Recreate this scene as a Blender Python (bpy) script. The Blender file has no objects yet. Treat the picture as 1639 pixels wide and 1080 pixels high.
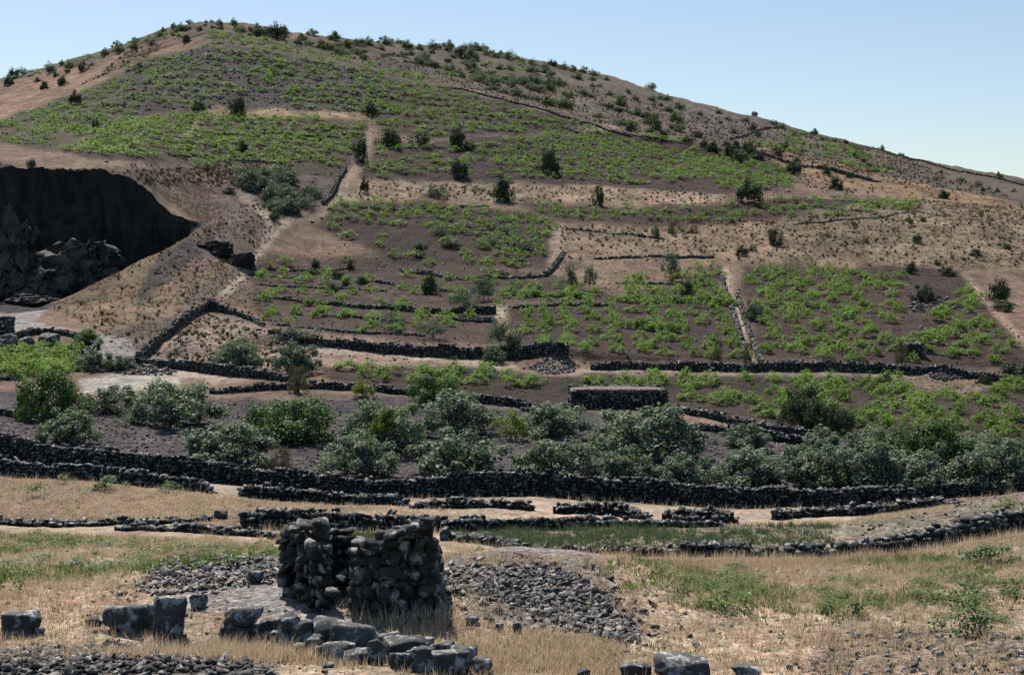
import bpy, bmesh, math, random
import numpy as np
from mathutils import Vector, Matrix, Euler

R = math.radians
rng = np.random.default_rng(7)
random.seed(7)
scene = bpy.context.scene
COL = scene.collection

# ------------------------------------------------------------------ camera, sky, sun, exposure
F, CU, VH, IW, IH = 2276.0, 819.5, 430.0, 1639.0, 1080.0      # focal length in photo pixels, centre column, eye level row
cam_d = bpy.data.cameras.new('camera')
cam = bpy.data.objects.new('camera', cam_d); COL.objects.link(cam)
cam.location = (0, 0, 0); cam.rotation_euler = (R(90), 0, 0)
cam_d.sensor_width = 36.0; cam_d.lens = F / IW * 36.0
cam_d.shift_y = -(IH / 2 - VH) / IW
cam_d.clip_start = 0.5; cam_d.clip_end = 6000
scene.camera = cam

SUN_EL, SUN_AZ, SKY_STRENGTH = 54.0, -22.0, 0.097   # azimuth measured from the view direction, negative = left
world = bpy.data.worlds.new('World'); scene.world = world; world.use_nodes = True
wn = world.node_tree.nodes; wl = world.node_tree.links
bg = wn['Background']; bg.inputs['Strength'].default_value = SKY_STRENGTH
sky = wn.new('ShaderNodeTexSky'); sky.sky_type = 'NISHITA'; sky.sun_disc = False
sky.sun_elevation = R(SUN_EL); sky.sun_rotation = R(SUN_AZ)
sky.altitude = 0; sky.air_density = 1.0; sky.dust_density = 0.5; sky.ozone_density = 1.2
wl.new(sky.outputs['Color'], bg.inputs['Color'])
sun_d = bpy.data.lights.new('sun', 'SUN'); sun_d.energy = 5.0; sun_d.angle = R(0.5); sun_d.color = (1.0, 0.95, 0.88)
sun = bpy.data.objects.new('sun', sun_d); COL.objects.link(sun)
sd = Vector((math.sin(R(SUN_AZ)) * math.cos(R(SUN_EL)), math.cos(R(SUN_AZ)) * math.cos(R(SUN_EL)), math.sin(R(SUN_EL))))
sun.rotation_euler = sd.to_track_quat('Z', 'Y').to_euler()
scene.view_settings.view_transform = 'Standard'
scene.view_settings.look = 'None'
scene.view_settings.exposure = 0.26
scene.view_settings.gamma = 1.0
scene.view_settings.use_curve_mapping = False
scene.render.engine = 'CYCLES'
scene.cycles.max_bounces = 4
scene.cycles.diffuse_bounces = 0
scene.cycles.transparent_max_bounces = 4
scene.cycles.use_denoising = False

# ------------------------------------------------------------------ noise
def _hash(ix, iy, iz, seed):
    h = (ix.astype(np.int64) * 374761393 + iy.astype(np.int64) * 668265263 + iz.astype(np.int64) * 2147483647 + seed * 1274126177) & 0xffffffff
    h = ((h ^ (h >> 13)) * 1274126177) & 0xffffffff
    h = ((h ^ (h >> 16)) * 2246822519) & 0xffffffff
    return ((h ^ (h >> 15)) & 0xffffff) / float(0xffffff)
def vnoise(x, y, z=None, seed=0):
    x = np.asarray(x, float); y = np.asarray(y, float)
    z = np.zeros_like(x) if z is None else np.asarray(z, float)
    ix, iy, iz = np.floor(x), np.floor(y), np.floor(z)
    fx, fy, fz = x - ix, y - iy, z - iz
    fx, fy, fz = [t * t * (3 - 2 * t) for t in (fx, fy, fz)]
    r = 0
    for dx in (0, 1):
        for dy in (0, 1):
            for dz in (0, 1):
                w = (fx if dx else 1 - fx) * (fy if dy else 1 - fy) * (fz if dz else 1 - fz)
                r = r + w * _hash(ix + dx, iy + dy, iz + dz, seed)
    return r * 2 - 1
def fbm(x, y, z=None, oct=4, seed=0, gain=0.5):
    r = 0; a = 1.0; s = 0
    for o in range(oct):
        r = r + a * vnoise(np.asarray(x) * 2 ** o, np.asarray(y) * 2 ** o, None if z is None else np.asarray(z) * 2 ** o, seed + o * 17)
        s += a; a *= gain
    return r / s
def inpoly(u, v, poly):
    u = np.asarray(u); v = np.asarray(v)
    r = np.zeros(u.shape, bool); n = len(poly)
    for i in range(n):
        x1, y1 = poly[i]; x2, y2 = poly[(i + 1) % n]
        if y1 == y2: continue
        c = ((y1 > v) != (y2 > v)) & (u < (x2 - x1) * (v - y1) / (y2 - y1) + x1)
        r ^= c
    return r

# ------------------------------------------------------------------ materials
def new_mat(name):
    m = bpy.data.materials.new(name); m.use_nodes = True
    nt = m.node_tree; b = nt.nodes['Principled BSDF']
    return m, nt, b
def node(nt, t, **kw):
    n = nt.nodes.new(t)
    for k, v in kw.items(): setattr(n, k, v)
    return n
def noise_tex(nt, vec, scale, detail=4, rough=0.6):
    n = node(nt, 'ShaderNodeTexNoise'); n.inputs['Scale'].default_value = scale
    n.inputs['Detail'].default_value = detail; n.inputs['Roughness'].default_value = rough
    nt.links.new(vec, n.inputs['Vector']); return n
def mathn(nt, op, a, b=None, clamp=False):
    n = node(nt, 'ShaderNodeMath', operation=op); n.use_clamp = clamp
    for i, s in enumerate((a, b)):
        if s is None: continue
        if isinstance(s, (int, float)): n.inputs[i].default_value = s
        else: nt.links.new(s, n.inputs[i])
    return n.outputs[0]
def maprange(nt, s, a, b, c, d):
    n = node(nt, 'ShaderNodeMapRange'); n.clamp = True
    for i, v in enumerate((a, b, c, d)): n.inputs[i + 1].default_value = v
    nt.links.new(s, n.inputs[0]); return n.outputs[0]
def mixc(nt, mode, f, a, b):
    n = node(nt, 'ShaderNodeMix', data_type='RGBA', blend_type=mode)
    for s, k in ((f, 0), (a, 6), (b, 7)):
        if isinstance(s, (int, float)): n.inputs[k].default_value = s
        elif isinstance(s, tuple): n.inputs[k].default_value = (*s, 1)
        else: nt.links.new(s, n.inputs[k])
    return n.outputs[2]

def terrain_mat():
    m, nt, b = new_mat('ground')
    at = node(nt, 'ShaderNodeAttribute', attribute_name='albedo')
    pb = node(nt, 'ShaderNodeAttribute', attribute_name='pebbly')
    geo = node(nt, 'ShaderNodeNewGeometry'); P = geo.outputs['Position']
    n1 = noise_tex(nt, P, 0.35, 6, .65); n2 = noise_tex(nt, P, 2.2, 5, .7); n3 = noise_tex(nt, P, 9.0, 4, .7)
    k1 = maprange(nt, n1.outputs['Fac'], .3, .7, .62, 1.38)
    k2 = maprange(nt, n2.outputs['Fac'], .3, .7, .42, 1.58)
    k3 = maprange(nt, n3.outputs['Fac'], .3, .7, .55, 1.45)
    k = mathn(nt, 'MULTIPLY', mathn(nt, 'MULTIPLY', k1, k2), k3)
    vo = node(nt, 'ShaderNodeTexVoronoi'); vo.inputs['Scale'].default_value = 6.5; vo.inputs['Randomness'].default_value = 1
    nt.links.new(P, vo.inputs['Vector'])
    hs = node(nt, 'ShaderNodeSeparateColor'); nt.links.new(vo.outputs['Color'], hs.inputs[0])
    pk = maprange(nt, hs.outputs[0], 0, 1, .45, 1.65)
    pk = mathn(nt, 'ADD', mathn(nt, 'MULTIPLY', mathn(nt, 'SUBTRACT', pk, 1.0), pb.outputs['Fac']), 1.0)
    k = mathn(nt, 'MULTIPLY', k, pk)
    comb = node(nt, 'ShaderNodeCombineXYZ')
    for i in range(3): nt.links.new(k, comb.inputs[i])
    n4 = noise_tex(nt, P, .9, 5, .7); n5 = noise_tex(nt, P, .13, 4, .6)
    hue = mixc(nt, 'MIX', maprange(nt, n4.outputs['Fac'], .35, .65, 0, 1), (1.1, .97, .93), (.88, 1.0, .95))
    hue = mixc(nt, 'MULTIPLY', 1.0, hue, mixc(nt, 'MIX', maprange(nt, n5.outputs['Fac'], .35, .65, 0, 1), (1.08, .98, .96), (.9, .96, .9)))
    col = mixc(nt, 'MULTIPLY', 1.0, mixc(nt, 'MULTIPLY', 1.0, at.outputs['Color'], hue), comb.outputs[0])
    nt.links.new(col, b.inputs['Base Color']); b.inputs['Roughness'].default_value = .95
    b.inputs['Specular IOR Level'].default_value = .1
    h = mathn(nt, 'ADD', mathn(nt, 'MULTIPLY', n2.outputs['Fac'], .22), mathn(nt, 'MULTIPLY', n3.outputs['Fac'], .10))
    h = mathn(nt, 'SUBTRACT', h, mathn(nt, 'MULTIPLY', mathn(nt, 'MULTIPLY', vo.outputs['Distance'], pb.outputs['Fac']), .16))
    bp = node(nt, 'ShaderNodeBump'); bp.inputs['Strength'].default_value = .9; bp.inputs['Distance'].default_value = 1.0
    nt.links.new(h, bp.inputs['Height']); nt.links.new(bp.outputs['Normal'], b.inputs['Normal'])
    return m
def rock_mat(name, c1, c2, scale=1.6, bump=.06, lichen=None, stretch=None):
    m, nt, b = new_mat(name)
    geo = node(nt, 'ShaderNodeNewGeometry'); P = geo.outputs['Position']
    if stretch:
        mp = node(nt, 'ShaderNodeMapping'); mp.inputs['Scale'].default_value = stretch; nt.links.new(P, mp.inputs['Vector']); P = mp.outputs[0]
    n1 = noise_tex(nt, P, scale, 2, .5); n2 = noise_tex(nt, P, scale * 5, 6, .7); n3 = noise_tex(nt, P, scale * 1.7 + 1, 5, .65)
    col = mixc(nt, 'MIX', maprange(nt, n1.outputs['Fac'], .3, .7, 0, 1), c1, c2)
    if lichen:
        col = mixc(nt, 'MIX', maprange(nt, n3.outputs['Fac'], .53, .58, 0, .85), col, lichen)
    k = maprange(nt, n2.outputs['Fac'], .3, .7, .65, 1.35)
    comb = node(nt, 'ShaderNodeCombineXYZ')
    for i in range(3): nt.links.new(k, comb.inputs[i])
    col = mixc(nt, 'MULTIPLY', 1.0, col, comb.outputs[0])
    nt.links.new(col, b.inputs['Base Color']); b.inputs['Roughness'].default_value = .85; b.inputs['Specular IOR Level'].default_value = .3
    bp = node(nt, 'ShaderNodeBump'); bp.inputs['Strength'].default_value = .6; bp.inputs['Distance'].default_value = bump
    nt.links.new(n2.outputs['Fac'], bp.inputs['Height']); nt.links.new(bp.outputs['Normal'], b.inputs['Normal'])
    return m
def leaf_mat(name, c1, c2, transl=.35, rough=.5, spec=.4, tt=(1.3, 1.5, .7)):
    m, nt, b = new_mat(name)
    at = node(nt, 'ShaderNodeAttribute', attribute_name='tint')
    oi = node(nt, 'ShaderNodeObjectInfo')
    f = mathn(nt, 'ADD', mathn(nt, 'MULTIPLY', at.outputs['Fac'], .75), mathn(nt, 'MULTIPLY', oi.outputs['Random'], .35))
    col = mixc(nt, 'MIX', f, c1, c2)
    nt.links.new(col, b.inputs['Base Color']); b.inputs['Roughness'].default_value = rough; b.inputs['Specular IOR Level'].default_value = spec
    tr = node(nt, 'ShaderNodeBsdfTranslucent')
    tc = mixc(nt, 'MULTIPLY', 1.0, col, tt); nt.links.new(tc, tr.inputs['Color'])
    mx = node(nt, 'ShaderNodeMixShader'); mx.inputs[0].default_value = transl
    nt.links.new(b.outputs[0], mx.inputs[1]); nt.links.new(tr.outputs[0], mx.inputs[2])
    nt.links.new(mx.outputs[0], nt.nodes['Material Output'].inputs['Surface'])
    return m

M = {}
M['ground'] = terrain_mat()
M['darkrock'] = rock_mat('darkrock', (.016, .016, .016), (.04, .038, .035), .5, .15)
M['basalt'] = rock_mat('basalt', (.05, .049, .045), (.10, .098, .091), 1.5, .02, (.42, .405, .385))
M['basalt_wall'] = rock_mat('basalt_wall', (.028, .029, .026), (.065, .065, .058), 1.4, .015, (.36, .345, .31))
M['rubble'] = rock_mat('rubble', (.045, .041, .038), (.135, .122, .11), 3.1, .012, (.42, .375, .33))
M['rubble_dark'] = rock_mat('rubble_dark', (.035, .031, .029), (.095, .085, .076), 2.6, .012, (.36, .31, .27))
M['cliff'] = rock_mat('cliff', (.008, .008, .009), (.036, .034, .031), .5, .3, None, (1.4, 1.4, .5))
M['outcrop'] = rock_mat('outcrop', (.024, .025, .024), (.10, .098, .094), .6, .06)
M['earth'] = rock_mat('earth', (.11, .085, .07), (.18, .14, .11), 1.2, .03)
M['bark'] = rock_mat('bark', (.10, .085, .07), (.2, .17, .14), 4, .01)
M['vine'] = leaf_mat('vine', (.06, .125, .025), (.23, .33, .08), .42, .6, .2)
M['fig'] = leaf_mat('fig', (.058, .092, .06), (.225, .27, .20), .28, .6, .24)
M['figbright'] = leaf_mat('figbright', (.04, .09, .03), (.12, .19, .07), .3, .6, .3)
M['yellowtree'] = leaf_mat('yellowtree', (.10, .15, .03), (.24, .26, .05), .35, .5, .3)
M['shrub'] = leaf_mat('shrub', (.022, .042, .024), (.065, .092, .05), .15, .6, .25)
M['greyshrub'] = leaf_mat('greyshrub', (.075, .10, .08), (.17, .20, .165), .25, .65, .25)
M['ridgeshrub'] = leaf_mat('ridgeshrub', (.085, .105, .085), (.19, .215, .165), .35, .7, .2)
M['dryshrub'] = leaf_mat('dryshrub', (.10, .085, .05), (.20, .16, .09), .2, .7, .2)
M['oliveshrub'] = leaf_mat('oliveshrub', (.05, .075, .028), (.12, .14, .05), .25, .6, .25)
M['weed'] = leaf_mat('weed', (.06, .11, .028), (.18, .23, .07), .35, .5, .3)
M['greengrass'] = leaf_mat('greengrass', (.07, .10, .065), (.19, .21, .14), .25, .6, .2)
M['drygrass'] = leaf_mat('drygrass', (.48, .38, .25), (.80, .66, .47), .42, .7, .2, (1.1, 1, .85))
M['redgrass'] = leaf_mat('redgrass', (.42, .29, .21), (.62, .47, .34), .42, .7, .2, (1.1, 1, .9))
M['scrub'] = leaf_mat('scrub', (.20, .15, .09), (.44, .33, .21), .2, .7, .2, (1.1, 1, .9))

# ------------------------------------------------------------------ object helpers
def tag(o, label=None, cat=None, group=None, kind=None):
    if label: o['label'] = label
    if cat: o['category'] = cat
    if group: o['group'] = group
    if kind: o['kind'] = kind
    return o
def mesh_np(name, verts, faces_flat, nper, mat, smooth=False, fattr=None):
    verts = np.asarray(verts, np.float32).reshape(-1, 3); faces_flat = np.asarray(faces_flat, np.int32).ravel()
    me = bpy.data.meshes.new(name)
    nf = len(faces_flat) // nper
    me.vertices.add(len(verts)); me.vertices.foreach_set('co', verts.ravel())
    me.loops.add(len(faces_flat)); me.loops.foreach_set('vertex_index', faces_flat)
    me.polygons.add(nf); me.polygons.foreach_set('loop_start', np.arange(0, nf * nper, nper, dtype=np.int32))
    if smooth: me.polygons.foreach_set('use_smooth', np.ones(nf, bool))
    if fattr is not None:
        a = me.attributes.new('tint', 'FLOAT', 'FACE'); a.data.foreach_set('value', np.asarray(fattr, np.float32))
    me.update(calc_edges=True)
    if mat: me.materials.append(mat)
    return me
def link(name, me, parent=None, loc=None, rot=None, scl=None):
    o = bpy.data.objects.new(name, me); COL.objects.link(o)
    if parent: o.parent = parent
    if loc is not None: o.location = loc
    if rot is not None: o.rotation_euler = rot
    if scl is not None: o.scale = scl
    return o

# ------------------------------------------------------------------ terrain: cross lines (column, row, metres from the camera)
LAY = [
 ('near0', [(-450,2700,6),(2090,2700,6)], 6),
 ('near1', [(-450,1330,18),(2090,1330,18)], 30),
 ('bottom', [(-450,1085,27),(400,1085,27),(1000,1085,27),(2090,1075,27)], 60),
 ('ruin', [(-450,975,32.5),(0,972,32.5),(500,968,32.5),(900,972,33),(1300,975,33),(2090,960,34)], 42),
 ('w1', [(-450,848,60),(0,846,60),(450,858,57),(720,876,55),(950,886,54),(1300,890,54),(1500,872,57),(1639,846,62),(2090,805,66)], 46),
 ('w2', [(-450,818,69),(0,828,68),(400,848,62),(720,848,63),(1000,842,64),(1150,842,65),(1350,838,65),(1500,818,67),(1639,803,70),(2090,772,73)], 14),
 ('w3', [(-450,742,82),(0,760,82),(150,770,80),(300,786,77),(450,800,75),(620,807,75),(850,816,74),(1000,824,72),(1180,834,71),(1300,823,73),(1520,806,77),(1639,793,79),(2090,758,80)], 26),
 ('w4b', [(-450,722,88),(0,740,88),(300,770,86),(640,796,85),(850,795,86),(1000,801,86),(1150,809,85),(1300,808,85),(1450,799,86),(1639,786,88),(2090,752,90)], 14),
 ('w4t', [(-450,680,90),(0,699,90),(80,715,89),(180,731,88.5),(400,755,88),(640,773,87),(820,764,87.5),(1000,771,88),(1150,780,87.5),(1300,785,87.5),(1450,779,88),(1639,771,90),(2090,735,92)], 14),
 ('w5', [(-450,640,124),(0,635,122),(200,615,128),(340,628,125),(520,620,128),(640,630,126),(860,648,122),(1000,658,120),(1180,686,112),(1300,700,108),(1420,703,107),(1639,708,105),(2090,690,108)], 46),
 ('w6b', [(-450,545,150),(0,548,152),(130,565,149),(215,580,146),(440,550,155),(640,566,150),(910,582,146),(1190,592,144),(1450,598,143),(1639,607,141),(2090,605,142)], 32),
 ('w6t', [(-450,535,153),(0,540,154),(130,556,151),(215,570,148),(440,536,156.5),(640,552,151),(910,567,147),(1190,580,145),(1450,586,144),(1639,597,142),(2090,595,143)], 8),
 ('g7', [(-450,480,185),(0,503,176),(80,492,178),(200,470,182),(310,440,194),(500,440,212),(820,430,215),(1200,425,218),(1639,440,210),(2090,450,208)], 48),
 ('g8', [(-450,474,188),(0,487,182),(60,490,180),(100,478,183),(200,430,196),(260,402,203),(312,372,210),(360,355,222),(500,322,250),(820,310,270),(1200,320,265),(1639,375,245),(2090,400,235)], 40),
 ('p1', [(-450,485,200),(0,494,196),(100,500,198),(200,470,206),(260,435,211),(300,395,214),(335,365,218),(360,353,223),(500,320,251),(820,308,271),(1200,318,266),(1639,373,246),(2090,398,236)], 6),
 ('p2', [(-450,470,212),(0,480,208),(100,490,208),(200,460,212),(260,430,215),(300,390,217),(335,362,220),(360,351,224),(500,318,252),(820,306,272),(1200,316,267),(1639,371,247),(2090,396,237)], 6),
 ('p3', [(-450,270,220),(0,263,215),(60,264,214),(130,270,215),(200,280,216),(238,300,217),(250,325,218),(285,343,219.5),(310,354,221),(335,356,224),(360,348,228),(500,316,253),(820,304,273),(1200,314,268),(1639,369,248),(2090,394,238)], 70),
 ('g9', [(-450,265,290),(0,205,290),(340,180,330),(600,190,335),(870,205,345),(1000,226,345),(1250,272,330),(1450,308,310),(1639,338,295),(2090,385,280)], 46),
 ('g10', [(-450,240,370),(0,150,390),(200,95,405),(340,50,415),(440,72,410),(560,100,400),(700,135,385),(870,178,365),(1000,213,350),(1250,259,336),(1450,297,316),(1639,328,301),(2090,380,283)], 50),
 ('sky', [(-450,225,400),(-200,175,412),(0,124,420),(60,110,422),(140,88,425),(250,50,428),(290,36,429),(340,31,430),(440,44,438),(520,58,445),(640,68,465),(760,76,480),(860,92,480),(960,113,478),(1100,155,465),(1250,196,445),(1450,246,420),(1639,286,395),(2090,374,350)], 40),
 ('back', [(-450,300,520),(0,220,540),(340,150,560),(760,190,620),(1250,290,570),(1639,360,520),(2090,410,480)], 10),
 ('far', [(-450,432,1500),(2090,432,1500)], 6),
]
U0, DU, NC = -450.0, 3.2, 794
Uc = U0 + DU * np.arange(NC)
def smooth1(a, s):
    r = int(3 * s); k = np.exp(-.5 * (np.arange(-r, r + 1) / s) ** 2); k /= k.sum()
    return np.convolve(np.pad(a, r, mode='edge'), k, mode='valid')
lv, ly = [], []
for nm, pts, n in LAY:
    p = np.array(pts, float)
    s = 2.0 if nm in ('p1', 'p2', 'p3', 'g8') else 4.0
    lv.append(smooth1(np.interp(Uc, p[:, 0], p[:, 1]), s)); ly.append(smooth1(np.interp(Uc, p[:, 0], p[:, 2]), s))
    if nm == 'p3': lv[-1] = lv[-1] + np.clip((315 - Uc) / 40, 0, 1) * (fbm(Uc * .03, Uc * 0, oct=4, seed=91, gain=.7) * 9)
rowsV, rowsY, rowL, LROW = [lv[0]], [ly[0]], [0.0], {LAY[0][0]: 0}
for i in range(1, len(LAY)):
    n = LAY[i][2]
    for k in range(1, n + 1):
        t = k / n
        rowsV.append(lv[i - 1] * (1 - t) + lv[i] * t)
        rowsY.append(1.0 / ((1 - t) / ly[i - 1] + t / ly[i])); rowL.append(i - 1 + t)
    LROW[LAY[i][0]] = len(rowsV) - 1
Vg = np.array(rowsV); Yg = np.array(rowsY); rowL = np.array(rowL); NR = len(Vg)
Ug = np.broadcast_to(Uc, Vg.shape)
Yg = np.maximum.accumulate(Yg + np.arange(NR)[:, None] * 1e-4, axis=0)
Xg = (Ug - CU) / F * Yg
Zg = (VH - Vg) / F * Yg
# a little smoothing along the slope so that the cross lines do not crease, except at walls and the cliff
keep = np.zeros(NR, bool)
for a, b in (('w4b', 'w4t'), ('w6b', 'w6t'), ('g8', 'p3')): keep[LROW[a] - 2:LROW[b] + 3] = True
for it in range(6):
    Zs = Zg.copy(); Zs[1:-1] = (Zg[:-2] + 2 * Zg[1:-1] + Zg[2:]) / 4
    Zg = np.where(keep[:, None], Zg, Zs)
def dz_noise(x, y):
    d = np.clip((y - 20) / 400, 0, 1)
    return (fbm(x * .09, y * .09, oct=3, seed=1) * (.10 + .9 * d) + fbm(x * .5, y * .5, oct=3, seed=2) * (.07 + .22 * d)
            + fbm(x * 1.9, y * 1.9, oct=2, seed=3) * (.035 + .09 * d))
def world_at_raw(u, v): return None
Zg = Zg + dz_noise(Xg, Yg) * np.clip((Yg - 8) / 12, 0, 1)
def bump(u, v, Y, rx, ry, h, p=1.0):
    """a real mound on the ground, centred on the world point under the given ground position"""
    global Zg
    x0 = (u - CU) / F * Y
    q = ((Xg - x0) / rx) ** 2 + ((Yg - Y) / ry) ** 2
    Zg = Zg + h * np.exp(-q ** p)
_iu = lambda u: np.clip((np.asarray(u, float) - U0) / DU, 0, NC - 1.001)
def ground_px(u, v):
    """ground point seen at a photo position (nearest visible surface)"""
    def one(c):
        col = Vg[:, c]; k = int(np.argmax(col <= v))
        if k == 0: return Yg[0, c]
        t = (col[k - 1] - v) / max(1e-6, col[k - 1] - col[k])
        return Yg[k - 1, c] * (1 - t) + Yg[k, c] * t
    f = float(_iu(u)); c = int(f); t = f - c
    Y = one(c) * (1 - t) + one(c + 1) * t
    x = (u - CU) / F * Y
    return Vector((x, Y, ground_z(x, Y)))
def ground_z(x, y):
    f = float(_iu(x / y * F + CU)); c = int(f); t = f - c
    return float(np.interp(y, Yg[:, c], Zg[:, c]) * (1 - t) + np.interp(y, Yg[:, c + 1], Zg[:, c + 1]) * t)
def ground_z_arr(x, y):
    f = _iu(x / y * F + CU); c = f.astype(int); t = f - c
    z = np.zeros(len(x))
    for cc in np.unique(c):
        m = c == cc
        z[m] = np.interp(y[m], Yg[:, cc], Zg[:, cc]) * (1 - t[m]) + np.interp(y[m], Yg[:, cc + 1], Zg[:, cc + 1]) * t[m]
    return z
def to_px(x, y, z): return x / y * F + CU, VH - z / y * F

# mounds and hollows
bump(470, 930, 37, 4.5, 4.0, .45)
bump(880, 950, 37, 3.4, 3.8, 1.0, 1.3)
bump(330, 920, 40, 2.6, 3.2, .35)
bump(200, 1080, 26.2, 6.0, 1.6, .45)
bump(890, 585, 146, 2.8, 2.0, .9)
bump(1492, 485, 190, 3.0, 5.0, 1.3)
bump(1490, 532, 168, 2.2, 3.0, .8)
bump(1512, 598, 142, 2.3, 1.5, .9)
bump(445, 320, 250, 5, 9, -.8)
# cliff face relief: vertical ribs and ledges
a, b = LROW['p2'], LROW['p3']
cm = np.clip((330 - Uc) / 60, 0, 1)[None, :] * (np.sin(np.linspace(0, math.pi, b - a + 1)) ** .4)[:, None]
xs, zs = Xg[a:b + 1], Zg[a:b + 1]
Yg[a:b + 1] += cm * (fbm(xs * .13, zs * .10, oct=3, seed=21) * 3.0 + fbm(xs * .6, zs * .45, oct=5, seed=22, gain=.7) * 2.0 + fbm(xs * .15, zs * .9, oct=4, seed=23) * 1.5)
Yg = np.maximum.accumulate(Yg + 1e-5 * np.arange(NR)[:, None], axis=0)

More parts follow.
